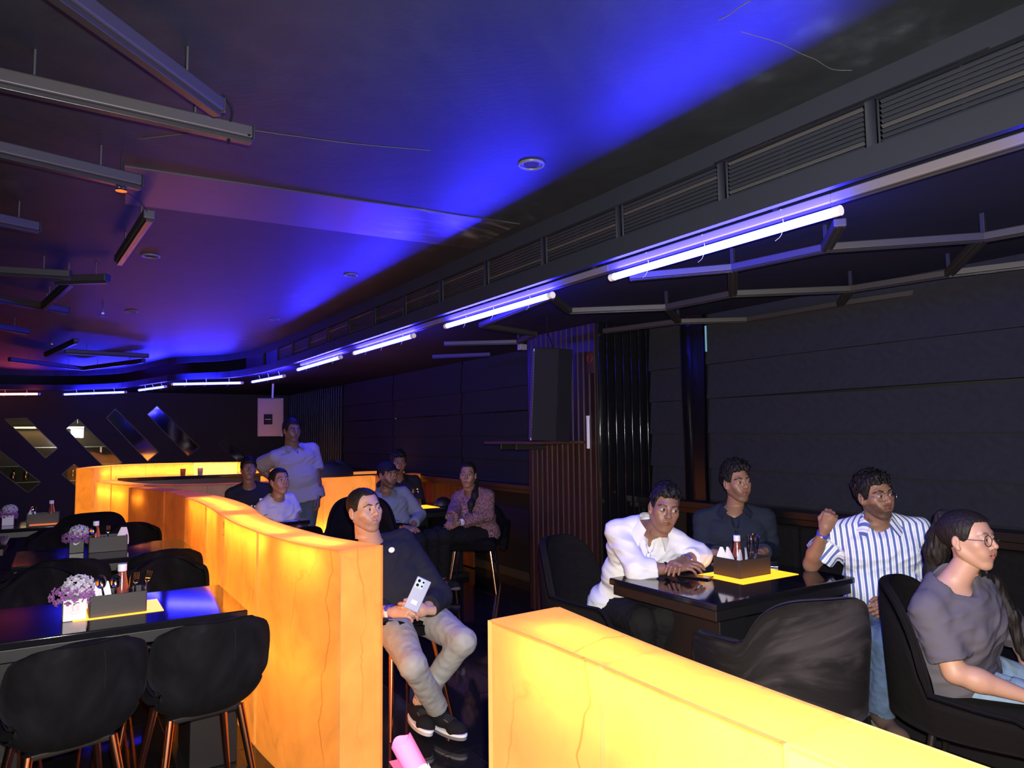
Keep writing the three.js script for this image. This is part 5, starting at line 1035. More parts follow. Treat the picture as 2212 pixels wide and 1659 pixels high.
// man in the white shirt
{
  const neck = dep(1402, 1134, 3.9), pel = dep(1350, 1300, 4.04);
  makePerson({ label: 'man in white shirt leaning with folded arms on the table', skin: [0.24, 0.125, 0.075], hairC: black, pel, neck, headC: dep(1435, 1099, 3.78), turn: 18, hipTurn: 10, shoulder: 0.165,
    headTurn: 14, headPitch: -6, headRoll: -9, faceW: 0.97, gaze: [0.45, 0.1, 1], lid: 0.006, beard: 0.08, moustache: 0.5, brow: 1,
    hair: { top: 0.026, side: 0.006, line: 0.07, burn: -0.002, nape: -0.05, wave: 0.006, freq: 70, blobs: [[[0.02, 0.11, 0.04], 0.02, [-0.03, 0.105, 0.05], 0.02], [[0.05, 0.09, 0.03], 0.02]] },
    elR: dep(1376, 1230, 3.72), wrR: dep(1456, 1228, 3.72), elL: dep(1512, 1200, 3.9), wrL: dep(1474, 1213, 3.76),
    knR: dep(1388, 1344, 3.66), anR: dep(1392, 1495, 3.78), knL: dep(1440, 1334, 3.68), anL: dep(1440, 1485, 3.82),
    handR: { back: V(-0.2, 0.9, 0.3), curl: [0.35, 0.4, 0.45, 0.5], spread: 0.05, dir: dep(1508, 1216, 3.66).sub(dep(1456, 1228, 3.72)) }, handL: { back: V(0, 0.95, 0.2), curl: [0.4, 0.45, 0.5, 0.5], dir: dep(1450, 1222, 3.64).sub(dep(1474, 1213, 3.76)) },
    top: { name: 'shirt', mat: shirtWhite, sleeve: 1.5, hem: -0.13, skirt: 1, folds: 0.009, freq: 12, vee: 0.13, veeW: 0.045, loose: 0.016, collar: { open: 0.6, drop: 0.07 }, neckR: 0.07 },
    trousers: { mat: blackTrouser, folds: 0.005, waist: -0.05, hipR: 0.085 },
    bands: [{ arm: 'R', at: 0.78, r: 0.032, w: 0.012, mat: M.blackPlastic }, { arm: 'L', at: 0.8, r: 0.031, w: 0.014, mat: bandBlue, tab: rbox(0.018, 0.012, 0.003, 0.001), tabMat: bandWhite }],
    shoeR: { toe: V(1, 0, 0.2), mat: blackTrouser, sole: blackTrouser }, shoeL: { toe: V(1, 0, 0), mat: blackTrouser, sole: blackTrouser } });
}
// man in the navy shirt
{
  const neck = dep(1584, 1098, 4.55), pel = dep(1590, 1254, 4.6), tc = V(-pel.x, 0, -pel.z).normalize();
  makePerson({ label: 'man in navy open-necked shirt at the far side of the table', skin: [0.3, 0.165, 0.105], hairC: black, pel, neck, headC: dep(1591, 1043, 4.5), turn: 6, shoulder: 0.19, build: 1.02,
    headTurn: 34, headPitch: 2, headRoll: 3, faceW: 0.96, gaze: [0.1, 0.05, 1], beard: 0.5, moustache: 0.4, brow: 1.1,
    hair: { top: 0.032, side: 0.007, line: 0.074, burn: -0.01, wave: 0.009, freq: 60, blobs: [[[0.0, 0.115, 0.03], 0.03, [0.05, 0.095, 0.055], 0.022], [[-0.03, 0.12, 0.0], 0.025, [0.05, 0.12, 0.02], 0.022]] },
    elR: dep(1520, 1196, 4.56), wrR: dep(1556, 1196, 4.27), elL: dep(1664, 1190, 4.54), wrL: dep(1645, 1193, 4.26),
    knR: pel.clone().addScaledVector(tc, 0.38).add(V(-0.08, -0.05, -0.08)), knL: pel.clone().addScaledVector(tc, 0.38).add(V(0.06, -0.05, 0.08)),
    handR: { back: V(0, 1, 0.2), curl: [0.3, 0.3, 0.35, 0.4], dir: V(0.1, -0.02, 0.4) }, handL: { back: V(0, 1, 0.2), curl: [0.3, 0.3, 0.35, 0.4], dir: V(-0.4, -0.02, 0.1) },
    top: { name: 'shirt', mat: navy, sleeve: 1.85, hem: -0.1, folds: 0.007, freq: 11, vee: 0.12, veeW: 0.036, loose: 0.016, collar: { open: 0.7, drop: 0.03 }, buttons: [[0, -0.03, 0.12], [0.004, -0.12, 0.13]] },
    trousers: { mat: blackTrouser }, fine: 1.1 });
}
// man in the striped shirt
{
  const neck = dep(1894, 1124, 3.74), pel = dep(1912, 1325, 3.8);
  makePerson({ label: 'bearded man in blue striped shirt resting his elbow on the table', skin: [0.27, 0.145, 0.09], hairC: black, pel, neck, headC: dep(1890, 1072, 3.7), turn: 8, hipTurn: -10, build: 1.08, shoulder: 0.19,
    headTurn: 38, headPitch: 2, headRoll: 5, faceW: 0.98, gaze: [0.15, 0.05, 1], beard: 0.92, moustache: 0.85, brow: 1.15,
    hair: { top: 0.024, side: 0.012, line: 0.066, burn: -0.02, wave: 0.008, freq: 65, blobs: [[[0.03, 0.1, 0.05], 0.02, [-0.03, 0.1, 0.05], 0.022]] },
    glasses: { mat: M.chrome, r: 0.0235, ry: 0.022, square: true, double: true, w: 0.0012 },
    elR: dep(1752, 1220, 3.86), wrR: dep(1781, 1145, 3.72), elL: dep(1993, 1262, 3.74), wrL: dep(1928, 1303, 3.56),
    knL: dep(1922, 1384, 3.36), anL: dep(1905, 1545, 3.44), knR: dep(1850, 1368, 3.44), anR: dep(1850, 1540, 3.55),
    handR: { dir: dep(1800, 1100, 3.68).sub(dep(1781, 1145, 3.72)), back: V(-0.5, 0.1, 0.4), curl: [[1.2, 1.2, 0.6], [1.25, 1.2, 0.6], [1.25, 1.2, 0.6], [1.2, 1.2, 0.6]], spread: 0.02, thumb: [[0.02, 0.018, -0.01], [0.04, 0.045, -0.025], [0.032, 0.072, -0.04], [0.014, 0.082, -0.045]] },
    handL: { back: V(0.1, 0.4, 0.8), curl: [0.5, 0.55, 0.6, 0.6], dir: dep(1895, 1318, 3.5).sub(dep(1928, 1303, 3.56)) },
    top: { name: 'striped_shirt', mat: stripeMat, sleeve: 0.72, hem: -0.06, folds: 0.006, vee: 0.06, veeW: 0.04, loose: 0.018, cuffR: 0.07, collar: { open: 0.65, drop: 0.05 }, buttons: [[0, 0.02, 0.126], [0, -0.06, 0.132], [0, -0.14, 0.132]], badges: [{ name: 'logo_patch', r: -0.075, u: 0.02, f: 0.121, geo: rbox(0.012, 0.012, 0.003, 0.001), mat: cloth(0.01, 0.01, 0.012) }] },
    trousers: { mat: denim(0.1, 0.17, 0.28), folds: 0.006, ankle: 0.062 },
    bands: [{ arm: 'R', at: 0.9, r: 0.029, w: 0.02, mat: bandBlue, tab: rbox(0.01, 0.008, 0.003, 0.001), tabMat: bandWhite }],
    shoeR: { toe: V(-0.5, 0, 0.6), mat: blackTrouser, sole: blackTrouser }, shoeL: { toe: V(-0.4, 0, 0.7), mat: cloth(0.1, 0.07, 0.05), sole: cloth(0.3, 0.28, 0.25) } });
}
// woman with round glasses
{
  const neck = dep(2052, 1250, 2.82), pel = dep(2062, 1446, 2.9);
  const tailA = [[dep(2040, 1118, 2.88), 0.035], [dep(2022, 1190, 2.92), 0.04], [dep(2012, 1290, 2.95), 0.03]];
  const tailB = [[dep(2100, 1238, 2.86), 0.03], [dep(2150, 1260, 2.88), 0.028], [dep(2185, 1330, 2.84), 0.024], [dep(2212, 1420, 2.8), 0.016]];
  makePerson({ label: 'woman in grey tee with round glasses seated in profile', skin: [0.5, 0.29, 0.2], hairC: [0.012, 0.009, 0.008], pel, neck, headC: dep(2094, 1166, 2.8), female: true, turn: 60, hipTurn: 70, build: 1.08, shoulder: 0.172, neckW: 0.92,
    headTurn: 62, headPitch: 3, headRoll: 0, headS: 0.93, faceW: 1.12, jaw: 0.95, gaze: [0, 0, 1], brow: 0.7, cheek: 1.2, lip: [0.5, 0.17, 0.13],
    hair: { top: 0.008, side: 0.005, backT: 0.01, line: 0.078, burn: -0.012, nape: -0.06, wave: 0.0018, freq: 140, locks: 0, after: [[[0, 0.05, -0.115], 0.03, [0, 0.01, -0.14], 0.035]] }, tails: [tailA, tailB],
    glasses: { mat: M.blackMetal, r: 0.0225, ry: 0.0225, w: 0.0016 },
    elR: dep(2062, 1452, 2.68), wrR: dep(2222, 1506, 2.6), elL: dep(2215, 1400, 3.0), wrL: dep(2262, 1492, 2.82),
    knR: dep(2270, 1535, 2.66), knL: dep(2285, 1505, 2.92), anR: dep(2290, 1740, 2.72), anL: dep(2300, 1700, 2.95),
    handR: { back: V(0, 0.9, 0.3), curl: [0.3, 0.35, 0.4, 0.45], s: 0.92 }, handL: { back: V(0, 0.9, 0.2), curl: [0.3, 0.35, 0.4, 0.45], s: 0.92 },
    top: { name: 'tee_shirt', mat: greyTee, sleeve: 0.8, hem: -0.03, folds: 0.007, neckR: 0.078, vee: 0.03, veeW: 0.055, loose: 0.016, cuffR: 0.06 },
    trousers: { mat: denim(0.3, 0.45, 0.62), folds: 0.004, loose: 0.012, waist: 0.03 } });
}
// man standing by the booth
{
  const neck = dep(632, 966, 7.5), pel = dep(650, 1062, 7.5);
  makePerson({ label: 'man standing in pale polo shirt with one hand on his hip', skin: [0.17, 0.095, 0.065], hairC: black, pel, neck, headC: dep(631, 930, 7.46), turn: 18, hipTurn: 10, build: 1.16, belly: 0.115, shoulder: 0.2, neckW: 1.15,
    headTurn: 28, headPitch: -2, faceW: 1.05, beard: 0.25, moustache: 0.35, brow: 1, hair: { top: 0.018, side: 0.009, line: 0.066, wave: 0.004 }, glasses: { mat: M.blackMetal, r: 0.024, ry: 0.019, square: true, w: 0.0016 },
    elR: dep(561, 1008, 7.5), wrR: dep(592, 1040, 7.46), elL: dep(684, 1028, 7.55), wrL: dep(687, 1076, 7.45),
    knR: dep(640, 1150, 7.46), anR: dep(640, 1232, 7.5), knL: dep(664, 1150, 7.48), anL: dep(668, 1232, 7.5),
    handR: { back: V(-0.6, 0.3, 0.6), curl: [0.5, 0.55, 0.6, 0.6] , dir: V(0.4, -0.4, 0.1) }, handL: { back: V(0.7, 0, 0.5), curl: [0.45, 0.5, 0.55, 0.6] },
    top: { name: 'polo_shirt', mat: cloth(0.3, 0.28, 0.3), sleeve: 0.78, hem: -0.1, skirt: 1, folds: 0.005, vee: 0.07, veeW: 0.03, loose: 0.018, cuffR: 0.072, collar: { open: 0.55, drop: 0.04 } },
    trousers: { mat: denim(0.1, 0.12, 0.16), folds: 0.005 }, shoeR: { toe: V(-0.3, 0, 0.9), mat: blackTrouser, sole: blackTrouser }, shoeL: { toe: V(0.1, 0, 0.9), mat: blackTrouser, sole: blackTrouser },
    bands: [{ name: 'watch_strap', arm: 'L', at: 0.97, r: 0.03, w: 0.02, mat: M.blackPlastic, tab: watchFace, tabMat: M.steel, tabName: 'watch_face' }, { name: 'wristband', arm: 'R', at: 0.95, r: 0.029, w: 0.014, mat: bandWhite }], fine: 1.5 });
}
const toward = (p, d) => { const q = V(-p.x, 0, -p.z).normalize(); return p.clone().addScaledVector(q, d); };
// boy in printed black tee
{
  const neck = dep(538, 1048, 7.08), pel = dep(546, 1150, 7.12);
  const o = makePerson({ label: 'boy in black tee with white print seated behind the wavy divider', skin: [0.2, 0.11, 0.075], hairC: black, pel, neck, headC: dep(537, 1013, 7.04), headS: 0.93, turn: 4, shoulder: 0.165, headTurn: 6, headPitch: 8, faceW: 0.96, moustache: 0.25, brow: 1,
    hair: { top: 0.022, side: 0.01, line: 0.05, wave: 0.005, blobs: [[[-0.03, 0.07, 0.08], 0.016, [0.02, 0.075, 0.085], 0.016]] },
    elR: dep(497, 1116, 7.02), wrR: dep(520, 1128, 6.8), elL: dep(577, 1114, 7.02), wrL: dep(560, 1128, 6.8), knR: toward(pel, 0.4).add(V(-0.1, -0.05, 0)), knL: toward(pel, 0.4).add(V(0.1, -0.05, 0)),
    handR: { back: V(0, 1, 0.2) }, handL: { back: V(0, 1, 0.2) }, top: { name: 'tee_shirt', mat: teeBlack, sleeve: 0.8, hem: -0.1, folds: 0.005, neckR: 0.07, loose: 0.016 }, trousers: { mat: blackTrouser }, fine: 1.6 });
  const pr = mergeGeometries([[-0.09, 0.0], [-0.06, 0.012], [-0.03, 0.006], [0.0, 0.014], [0.03, 0.004], [0.06, 0.012], [0.085, 0.0]].map(([x, y], i) => rbox(0.018, 0.02 - 0.004 * (i % 2), 0.002, 0.0008, x, y, 0.018 - 1.6 * x * x)).map(flat));
  o.put('printed_letters', pr.applyMatrix4(frameOf(o.P(o.C, 0, -0.045, 0.112), o.up, o.F)), M.paper);
}
// woman in the pale tee
{
  const neck = dep(597, 1073, 6.55), pel = dep(600, 1166, 6.6);
  makePerson({ label: 'woman in pale tee with tied hair just behind the divider', skin: [0.34, 0.19, 0.125], hairC: black, pel, neck, headC: dep(604, 1040, 6.5), female: true, turn: 38, shoulder: 0.165, headTurn: 30, headPitch: 8, headRoll: 0, faceW: 1.0, jaw: 0.92, brow: 0.9, lip: [0.36, 0.14, 0.11],
    hair: { top: 0.009, side: 0.006, backT: 0.01, line: 0.076, wave: 0.002, freq: 140, locks: 0, after: [[[0, 0.03, -0.11], 0.03, [0, -0.03, -0.12], 0.03]] }, tails: [[[dep(590, 1050, 6.66), 0.03], [dep(586, 1085, 6.7), 0.03], [dep(588, 1130, 6.72), 0.02]]],
    elR: dep(572, 1124, 6.4), wrR: dep(612, 1150, 6.22), elL: dep(640, 1122, 6.62), wrL: dep(648, 1146, 6.36), knR: toward(pel, 0.35).add(V(0.25, -0.05, 0.1)), knL: toward(pel, 0.3).add(V(0.3, -0.05, -0.1)),
    handR: { back: V(0, 1, 0.2), s: 0.92 }, handL: { back: V(0, 1, 0.2), s: 0.92 }, top: { name: 'tee_shirt', mat: cloth(0.5, 0.5, 0.52), sleeve: 0.72, hem: -0.08, folds: 0.006, neckR: 0.07, loose: 0.018, cuffR: 0.07 }, trousers: { mat: cloth(0.03, 0.03, 0.08) }, fine: 1.5 });
}
// man in the cap
{
  const neck = dep(829, 1063, 6.65), pel = dep(852, 1160, 6.7);
  const o = makePerson({ label: 'bearded man in grey shirt and dark cap twisting round', skin: [0.22, 0.12, 0.08], hairC: black, pel, neck, headC: dep(838, 1027, 6.6), turn: 15, hipTurn: 40, shoulder: 0.178, headTurn: 36, headPitch: 0, faceW: 0.98, beard: 0.85, moustache: 0.75, brow: 1.1, hair: { top: 0.006, side: 0.006, line: 0.07, wave: 0.003 },
    elR: dep(828, 1130, 6.55), wrR: dep(876, 1140, 6.4), elL: dep(906, 1112, 6.75), wrL: dep(890, 1138, 6.52), knR: dep(905, 1168, 6.35), anR: dep(918, 1262, 6.45), knL: dep(935, 1160, 6.6), anL: dep(938, 1250, 6.72),
    handR: { back: V(-0.2, 0.7, 0.6), s: 0.95 }, handL: { back: V(0.2, 0.5, 0.8), s: 0.95, curl: [0.4, 0.45, 0.5, 0.5] },
    top: { name: 'shirt', mat: cloth(0.18, 0.2, 0.24), sleeve: 1.7, hem: -0.07, folds: 0.006, loose: 0.016, vee: 0.06, veeW: 0.03, collar: { open: 0.6, drop: 0.04 } }, trousers: { mat: blackTrouser },
    bands: [{ name: 'watch_strap', arm: 'R', at: 0.9, r: 0.03, w: 0.018, mat: M.blackPlastic, tab: watchFace, tabMat: M.steel, tabName: 'watch_face' }], shoeR: { toe: V(0.4, 0, 0.9), mat: blackTrouser, sole: cloth(0.4, 0.1, 0.1) }, shoeL: { toe: V(0.5, 0, 0.7), mat: cloth(0.3, 0.05, 0.05), sole: cloth(0.6, 0.58, 0.55) }, fine: 1.5 });
  const capM = cloth(0.008, 0.009, 0.022);
  o.put('cap', netMesh([U(ell(0, 0.05, -0.016, 0.083, 0.082, 0.106)), INT((x, y, z) => (0.045 + 0.03 * sstep(-0.05, 0.08, z) - y), 0.004)], V(-0.1, 0.02, -0.14), V(0.1, 0.16, 0.12), 0.006).applyMatrix4(o.HM), capM);
  o.put('cap_brim', slabSurface((s, t) => { const a = lerp(-1.1, 1.1, s); return V(Math.sin(a) * lerp(0.08, 0.078, t), 0.072 - 0.014 * t - 0.02 * Math.pow(2 * s - 1, 2), 0.04 + Math.cos(a) * lerp(0.03, 0.1, t)); }, 16, 6, 0.004).applyMatrix4(o.HM), capM);
}
// man behind him
{
  const neck = dep(860, 1032, 8.05), pel = dep(868, 1123, 8.1);
  makePerson({ label: 'man in black shirt and glasses seated at the window end', skin: [0.2, 0.11, 0.075], hairC: black, pel, neck, headC: dep(861, 1000, 8.0), headS: 1.03, turn: 10, shoulder: 0.185, build: 1.08, headTurn: 12, headPitch: -4, beard: 0.7, moustache: 0.6, hair: { top: 0.03, side: 0.012, line: 0.066, wave: 0.008, freq: 60 }, glasses: { mat: M.chrome, r: 0.023, ry: 0.02, w: 0.0014 },
    elR: dep(832, 1092, 8.0), wrR: dep(858, 1092, 7.75), elL: dep(908, 1090, 8.0), wrL: dep(895, 1090, 7.72), knR: toward(pel, 0.38).add(V(-0.08, -0.05, 0)), knL: toward(pel, 0.38).add(V(0.1, -0.05, 0)), handR: { back: V(0, 1, 0) }, handL: { back: V(0, 1, 0) },
    top: { name: 'shirt', mat: teeBlack, sleeve: 1.8, hem: -0.1, folds: 0.005, vee: 0.12, veeW: 0.036, loose: 0.016, collar: { open: 0.7, drop: 0.03 } }, trousers: { mat: blackTrouser }, fine: 1.7 });
}
// woman in leopard print
{
  const neck = dep(1018, 1061, 6.92), pel = dep(1040, 1150, 7.02);
  makePerson({ label: 'woman in leopard-print blouse with hair over her shoulder', skin: [0.26, 0.14, 0.095], hairC: black, pel, neck, headC: dep(1011, 1026, 6.86), female: true, turn: -22, hipTurn: -45, shoulder: 0.17, headTurn: -10, headPitch: 0, faceW: 0.98, jaw: 0.9, brow: 0.9,
    hair: { top: 0.008, side: 0.006, line: 0.08, wave: 0.0018, freq: 140, locks: 0 }, tails: [[[dep(1028, 1040, 6.95), 0.03], [dep(1026, 1068, 6.82), 0.03], [dep(1018, 1088, 6.76), 0.03], [dep(1016, 1104, 6.74), 0.018]]],
    elR: dep(984, 1098, 6.86), wrR: dep(974, 1122, 6.62), elL: dep(1052, 1112, 6.86), wrL: dep(990, 1130, 6.68),
    knR: dep(946, 1154, 6.72), anR: dep(932, 1252, 6.78), knL: dep(960, 1158, 6.6), anL: dep(957, 1252, 6.7),
    handR: { back: V(-0.5, 0.4, 0.6), s: 0.9 }, handL: { back: V(0, 0.4, 0.8), s: 0.9, curl: [0.2, 0.3, 0.4, 0.5], dir: dep(966, 1138, 6.6).sub(dep(990, 1130, 6.68)) },
    top: { name: 'blouse', mat: leopardMat, sleeve: 1.82, hem: -0.06, folds: 0.007, loose: 0.02, neckR: 0.068, vee: 0.04, veeW: 0.03, cuffR: 0.056 }, trousers: { mat: blackTrouser, len: 0.9 },
    bands: [{ arm: 'L', at: 0.9, r: 0.03, w: 0.03, mat: bandWhite, tab: rbox(0.02, 0.008, 0.003, 0.001), tabMat: bandBlue }],
    shoeR: { toe: V(-0.2, 0, 0.9), mat: cloth(0.01, 0.01, 0.01), sole: blackTrouser }, shoeL: { toe: dep(990, 1262, 6.62).sub(dep(950, 1262, 6.72)).setY(0), mat: cloth(0.012, 0.012, 0.012), sole: cloth(0.12, 0.12, 0.12) }, fine: 1.5 });
}

// ------------------------------------------------------------------ things on the tables
const TOP = 0.7505;
const ketchup = phy({ color: lin(0.22, 0.045, 0.03), roughness: 0.18, clearcoat: 0.7, clearcoatRoughness: 0.08 });
const leatherette = std({ color: lin(0.02, 0.017, 0.017), roughness: 0.5, bumpMap: ceilBump, bumpScale: 0.0006 });
function caddy(x, z, turn, label, w = 0.24, d = 0.17, h = 0.095, y = TOP) {
  const o = thing('table_caddy', label, 'caddy', [x, y, z], turn, 'cutlery caddies on the tables');
  mesh('front_panel', rbox(w, h, 0.008, 0.002, 0, h / 2, d / 2), leatherette, o); mesh('rear_panel', rbox(w, h, 0.008, 0.002, 0, h / 2, -d / 2), leatherette, o);
  for (const s of [-1, 1]) mesh('side_panel', rbox(0.008, h, d, 0.002, s * w / 2, h / 2, 0), leatherette, o);
  mesh('bottom_panel', rbox(w, 0.006, d, 0.002, 0, 0.004, 0), leatherette, o); mesh('inner_divider', rbox(0.006, h * 0.9, d - 0.01, 0.002, -0.02, h * 0.45, 0), leatherette, o);
  return (lx, ly, lz) => V(lx, ly, lz).applyAxisAngle(V(0, 1, 0), turn).add(V(x, y, z));
}
const bottleG = lathe([[0, 0], [0.029, 0.001], [0.031, 0.01], [0.031, 0.06], [0.027, 0.09], [0.02, 0.125], [0.0165, 0.15], [0.0155, 0.162], [0, 0.162]], 28), capG = lathe([[0, 0.19], [0.016, 0.19], [0.0185, 0.187], [0.0185, 0.16], [0.0165, 0.158], [0, 0.158]], 28);
function bottle(p, label, s = 1) { const o = thing('sauce_bottle', label, 'bottle', p.toArray(), 0, 'ketchup bottles in the caddies'); o.scale.setScalar(s); mesh('glass_body', bottleG, ketchup, o); mesh('cap', capG, M.whitePlastic, o); mesh('label_band', lathe([[0.0312, 0.015], [0.0316, 0.016], [0.0316, 0.05], [0.0312, 0.051]], 28), std({ color: lin(0.3, 0.05, 0.03), roughness: 0.5 }), o); return o; }
function lean(o, p, turn, tilt, roll = 0) { o.position.copy(p); o.rotation.order = 'YXZ'; o.rotation.set(tilt, turn, roll); return o; }
const GR = { set: 'cutlery in the caddies', nap: 'paper napkins in the caddies' };
function spoon(p, turn, tilt, roll, label) {
  const o = thing('spoon', label, 'spoon', [0, 0, 0], 0, GR.set); lean(o, p, turn, tilt, roll);
  mesh('bowl', spoon.b ??= slabSurface((s, t) => { const a = s * 6.2832, r = t; return V(Math.cos(a) * 0.021 * r, 0.168 + Math.sin(a) * 0.03 * r, -0.009 * (1 - r * r)); }, 24, 6, 0.0014), M.steel, o);
  mesh('handle', spoon.h ??= slabSurface((s, t) => V((s - 0.5) * lerp(0.014, 0.007, t), lerp(0, 0.142, t), 0.002 * Math.sin(t * 5)), 2, 12, 0.0022), M.steel, o); return o;
}
function fork(p, turn, tilt, roll, label) {
  const o = thing('fork', label, 'fork', [0, 0, 0], 0, GR.set); lean(o, p, turn, tilt, roll);
  mesh('handle', spoon.h ??= slabSurface((s, t) => V((s - 0.5) * lerp(0.014, 0.007, t), lerp(0, 0.142, t), 0), 2, 12, 0.0022), M.steel, o);
  mesh('fork_root', fork.r ??= slabSurface((s, t) => V((s - 0.5) * lerp(0.007, 0.023, sstep(0, 0.8, t)), lerp(0.14, 0.165, t), -0.003 * Math.sin(t * 3)), 6, 6, 0.002), M.steel, o);
  for (let i = 0; i < 4; i++) mesh('tine', fork.t ??= rbox(0.0028, 0.032, 0.002, 0.0008, 0, 0.18, -0.001), M.steel, o, [-0.0096 + i * 0.0064, 0, 0]); return o;
}
function knife(p, turn, tilt, roll, label) {
  const o = thing('table_knife', label, 'knife', [0, 0, 0], 0, GR.set); lean(o, p, turn, tilt, roll);
  mesh('handle', knife.h ??= rbox(0.014, 0.1, 0.005, 0.002, 0, 0.05, 0), M.steel, o);
  mesh('blade', knife.b ??= slabSurface((s, t) => V(lerp(-0.008, 0.008, s) * Math.sqrt(Math.max(0.02, 1 - t * t * t)) , lerp(0.1, 0.2, t), 0), 3, 14, 0.002), M.steel, o); return o;
}
function napkin(p, turn, tilt, kind, label) {
  const o = thing('paper_napkin', label, 'napkin', [0, 0, 0], 0, GR.nap); lean(o, p, turn, tilt);
  const tip = [0.0, 0.35, -0.4, 0.15][kind % 4];
  for (const k of [0, 1]) mesh('napkin_fold', slabSurface((s, t) => V((s - 0.5) * 0.075 * (1 - Math.pow(t, 1.6) * 0.86) + tip * 0.05 * t + k * 0.004, t * (0.115 + 0.012 * Math.sin(kind * 3)), 0.012 * Math.sin(s * 3.1) * (1 - t) + k * 0.005 - 0.01 * t * t), 10, 14, 0.0012), M.paper, o);
  return o;
}
// caddy before the four guests
{
  const P = caddy(3.085, -2.585, 0, 'dark caddy glowing red on the lit table of four guests');
  bottle(P(0.02, 0.008, -0.045), 'ketchup bottle in the caddy before the man in navy');
  const nl = ['outermost folded napkin in the guests\' caddy', 'tallest pointed napkin in the guests\' caddy', 'slanted napkin beside the ketchup in the guests\' caddy', 'nearest square-tipped napkin in the guests\' caddy'];
  [[-0.095, 0.03, -0.05, 2.2, 0], [-0.085, 0.032, 0.0, 1.7, 1], [-0.07, 0.03, 0.035, 1.2, 2], [-0.045, 0.03, 0.06, 0.6, 3]].forEach(([x, y, z, t, k], i) => napkin(P(x, y, z), t, 0.08, k, nl[i]));
  fork(P(0.05, 0.01, 0.0), 0.5, 0.05, 0.05, 'fork beside the ketchup in the guests\' caddy');
  knife(P(0.06, 0.008, 0.03), 0.4, 0.1, -0.28, 'glowing table knife in the guests\' caddy'); knife(P(0.068, 0.008, 0.02), 0.5, 0.08, -0.25, 'rear table knife in the guests\' caddy');
  spoon(P(0.085, 0.01, -0.02), 0.3, 0.05, -0.12, 'upright spoon in the guests\' caddy'); spoon(P(0.09, 0.01, 0.0), 0.4, 0.0, -0.35, 'outer leaning spoon in the guests\' caddy');
  const r = thing('pepper_shaker', 'tiny red-capped shaker behind the napkins', 'shaker', P(-0.035, 0.008, -0.055).toArray()); mesh('shaker_body', lathe([[0, 0], [0.016, 0], [0.016, 0.09], [0.009, 0.105], [0, 0.105]], 18), std({ color: lin(0.25, 0.2, 0.15), roughness: 0.3 }), r); mesh('shaker_cap', lathe([[0, 0.13], [0.011, 0.128], [0.012, 0.105], [0, 0.104]], 18), std({ color: lin(0.4, 0.02, 0.015), roughness: 0.4 }), r);
  const ph = (x, z, t, label) => { const o = thing('smartphone', label, 'phone', [x, TOP, z], t); mesh('phone_body', rbox(0.075, 0.008, 0.155, 0.0035, 0, 0.0045, 0, 3), M.chrome, o); mesh('screen', rbox(0.07, 0.002, 0.15, 0.0008, 0, 0.0082, 0), M.gloss, o); };
  ph(2.825, -2.66, 0.35, 'smartphone lying face up beside the glowing panel'); ph(3.42, -2.66, -0.9, 'dark smartphone near the striped man\'s elbow');
}
// flowers in cube vases
const petalG = (() => { const g = []; for (let i = 0; i < 4; i++) { const a = i * 1.5708; const q = new THREE.SphereGeometry(0.0075, 7, 5).scale(1, 0.28, 0.85).translate(0.0075, 0, 0).rotateZ(0.35).rotateY(a); g.push(q); } return mergeGeometries(g); })();
function blossom(parent, name, c, r, n, mat, squash = [1, 0.8, 1]) {
  const gs = []; for (let i = 0; i < n; i++) { const t = (i + 0.5) / n, ph = Math.acos(1 - 1.75 * t), a = i * 2.39996, d = V(Math.sin(ph) * Math.cos(a), Math.cos(ph), Math.sin(ph) * Math.sin(a)); const q = new THREE.Quaternion().setFromUnitVectors(V(0, 1, 0), d); const rr = r * (0.9 + 0.22 * rnd()); gs.push(petalG.clone().rotateY(rnd() * 6).applyQuaternion(q).translate(c[0] + d.x * rr * squash[0], c[1] + d.y * rr * squash[1], c[2] + d.z * rr * squash[2])); }
  return mesh(name, mergeGeometries(gs), mat, parent);
}
const petalW = phy({ color: lin(0.6, 0.58, 0.66), roughness: 0.7, transmission: 0.15, thickness: 0 }), petalP = phy({ color: lin(0.26, 0.1, 0.3), roughness: 0.7 });
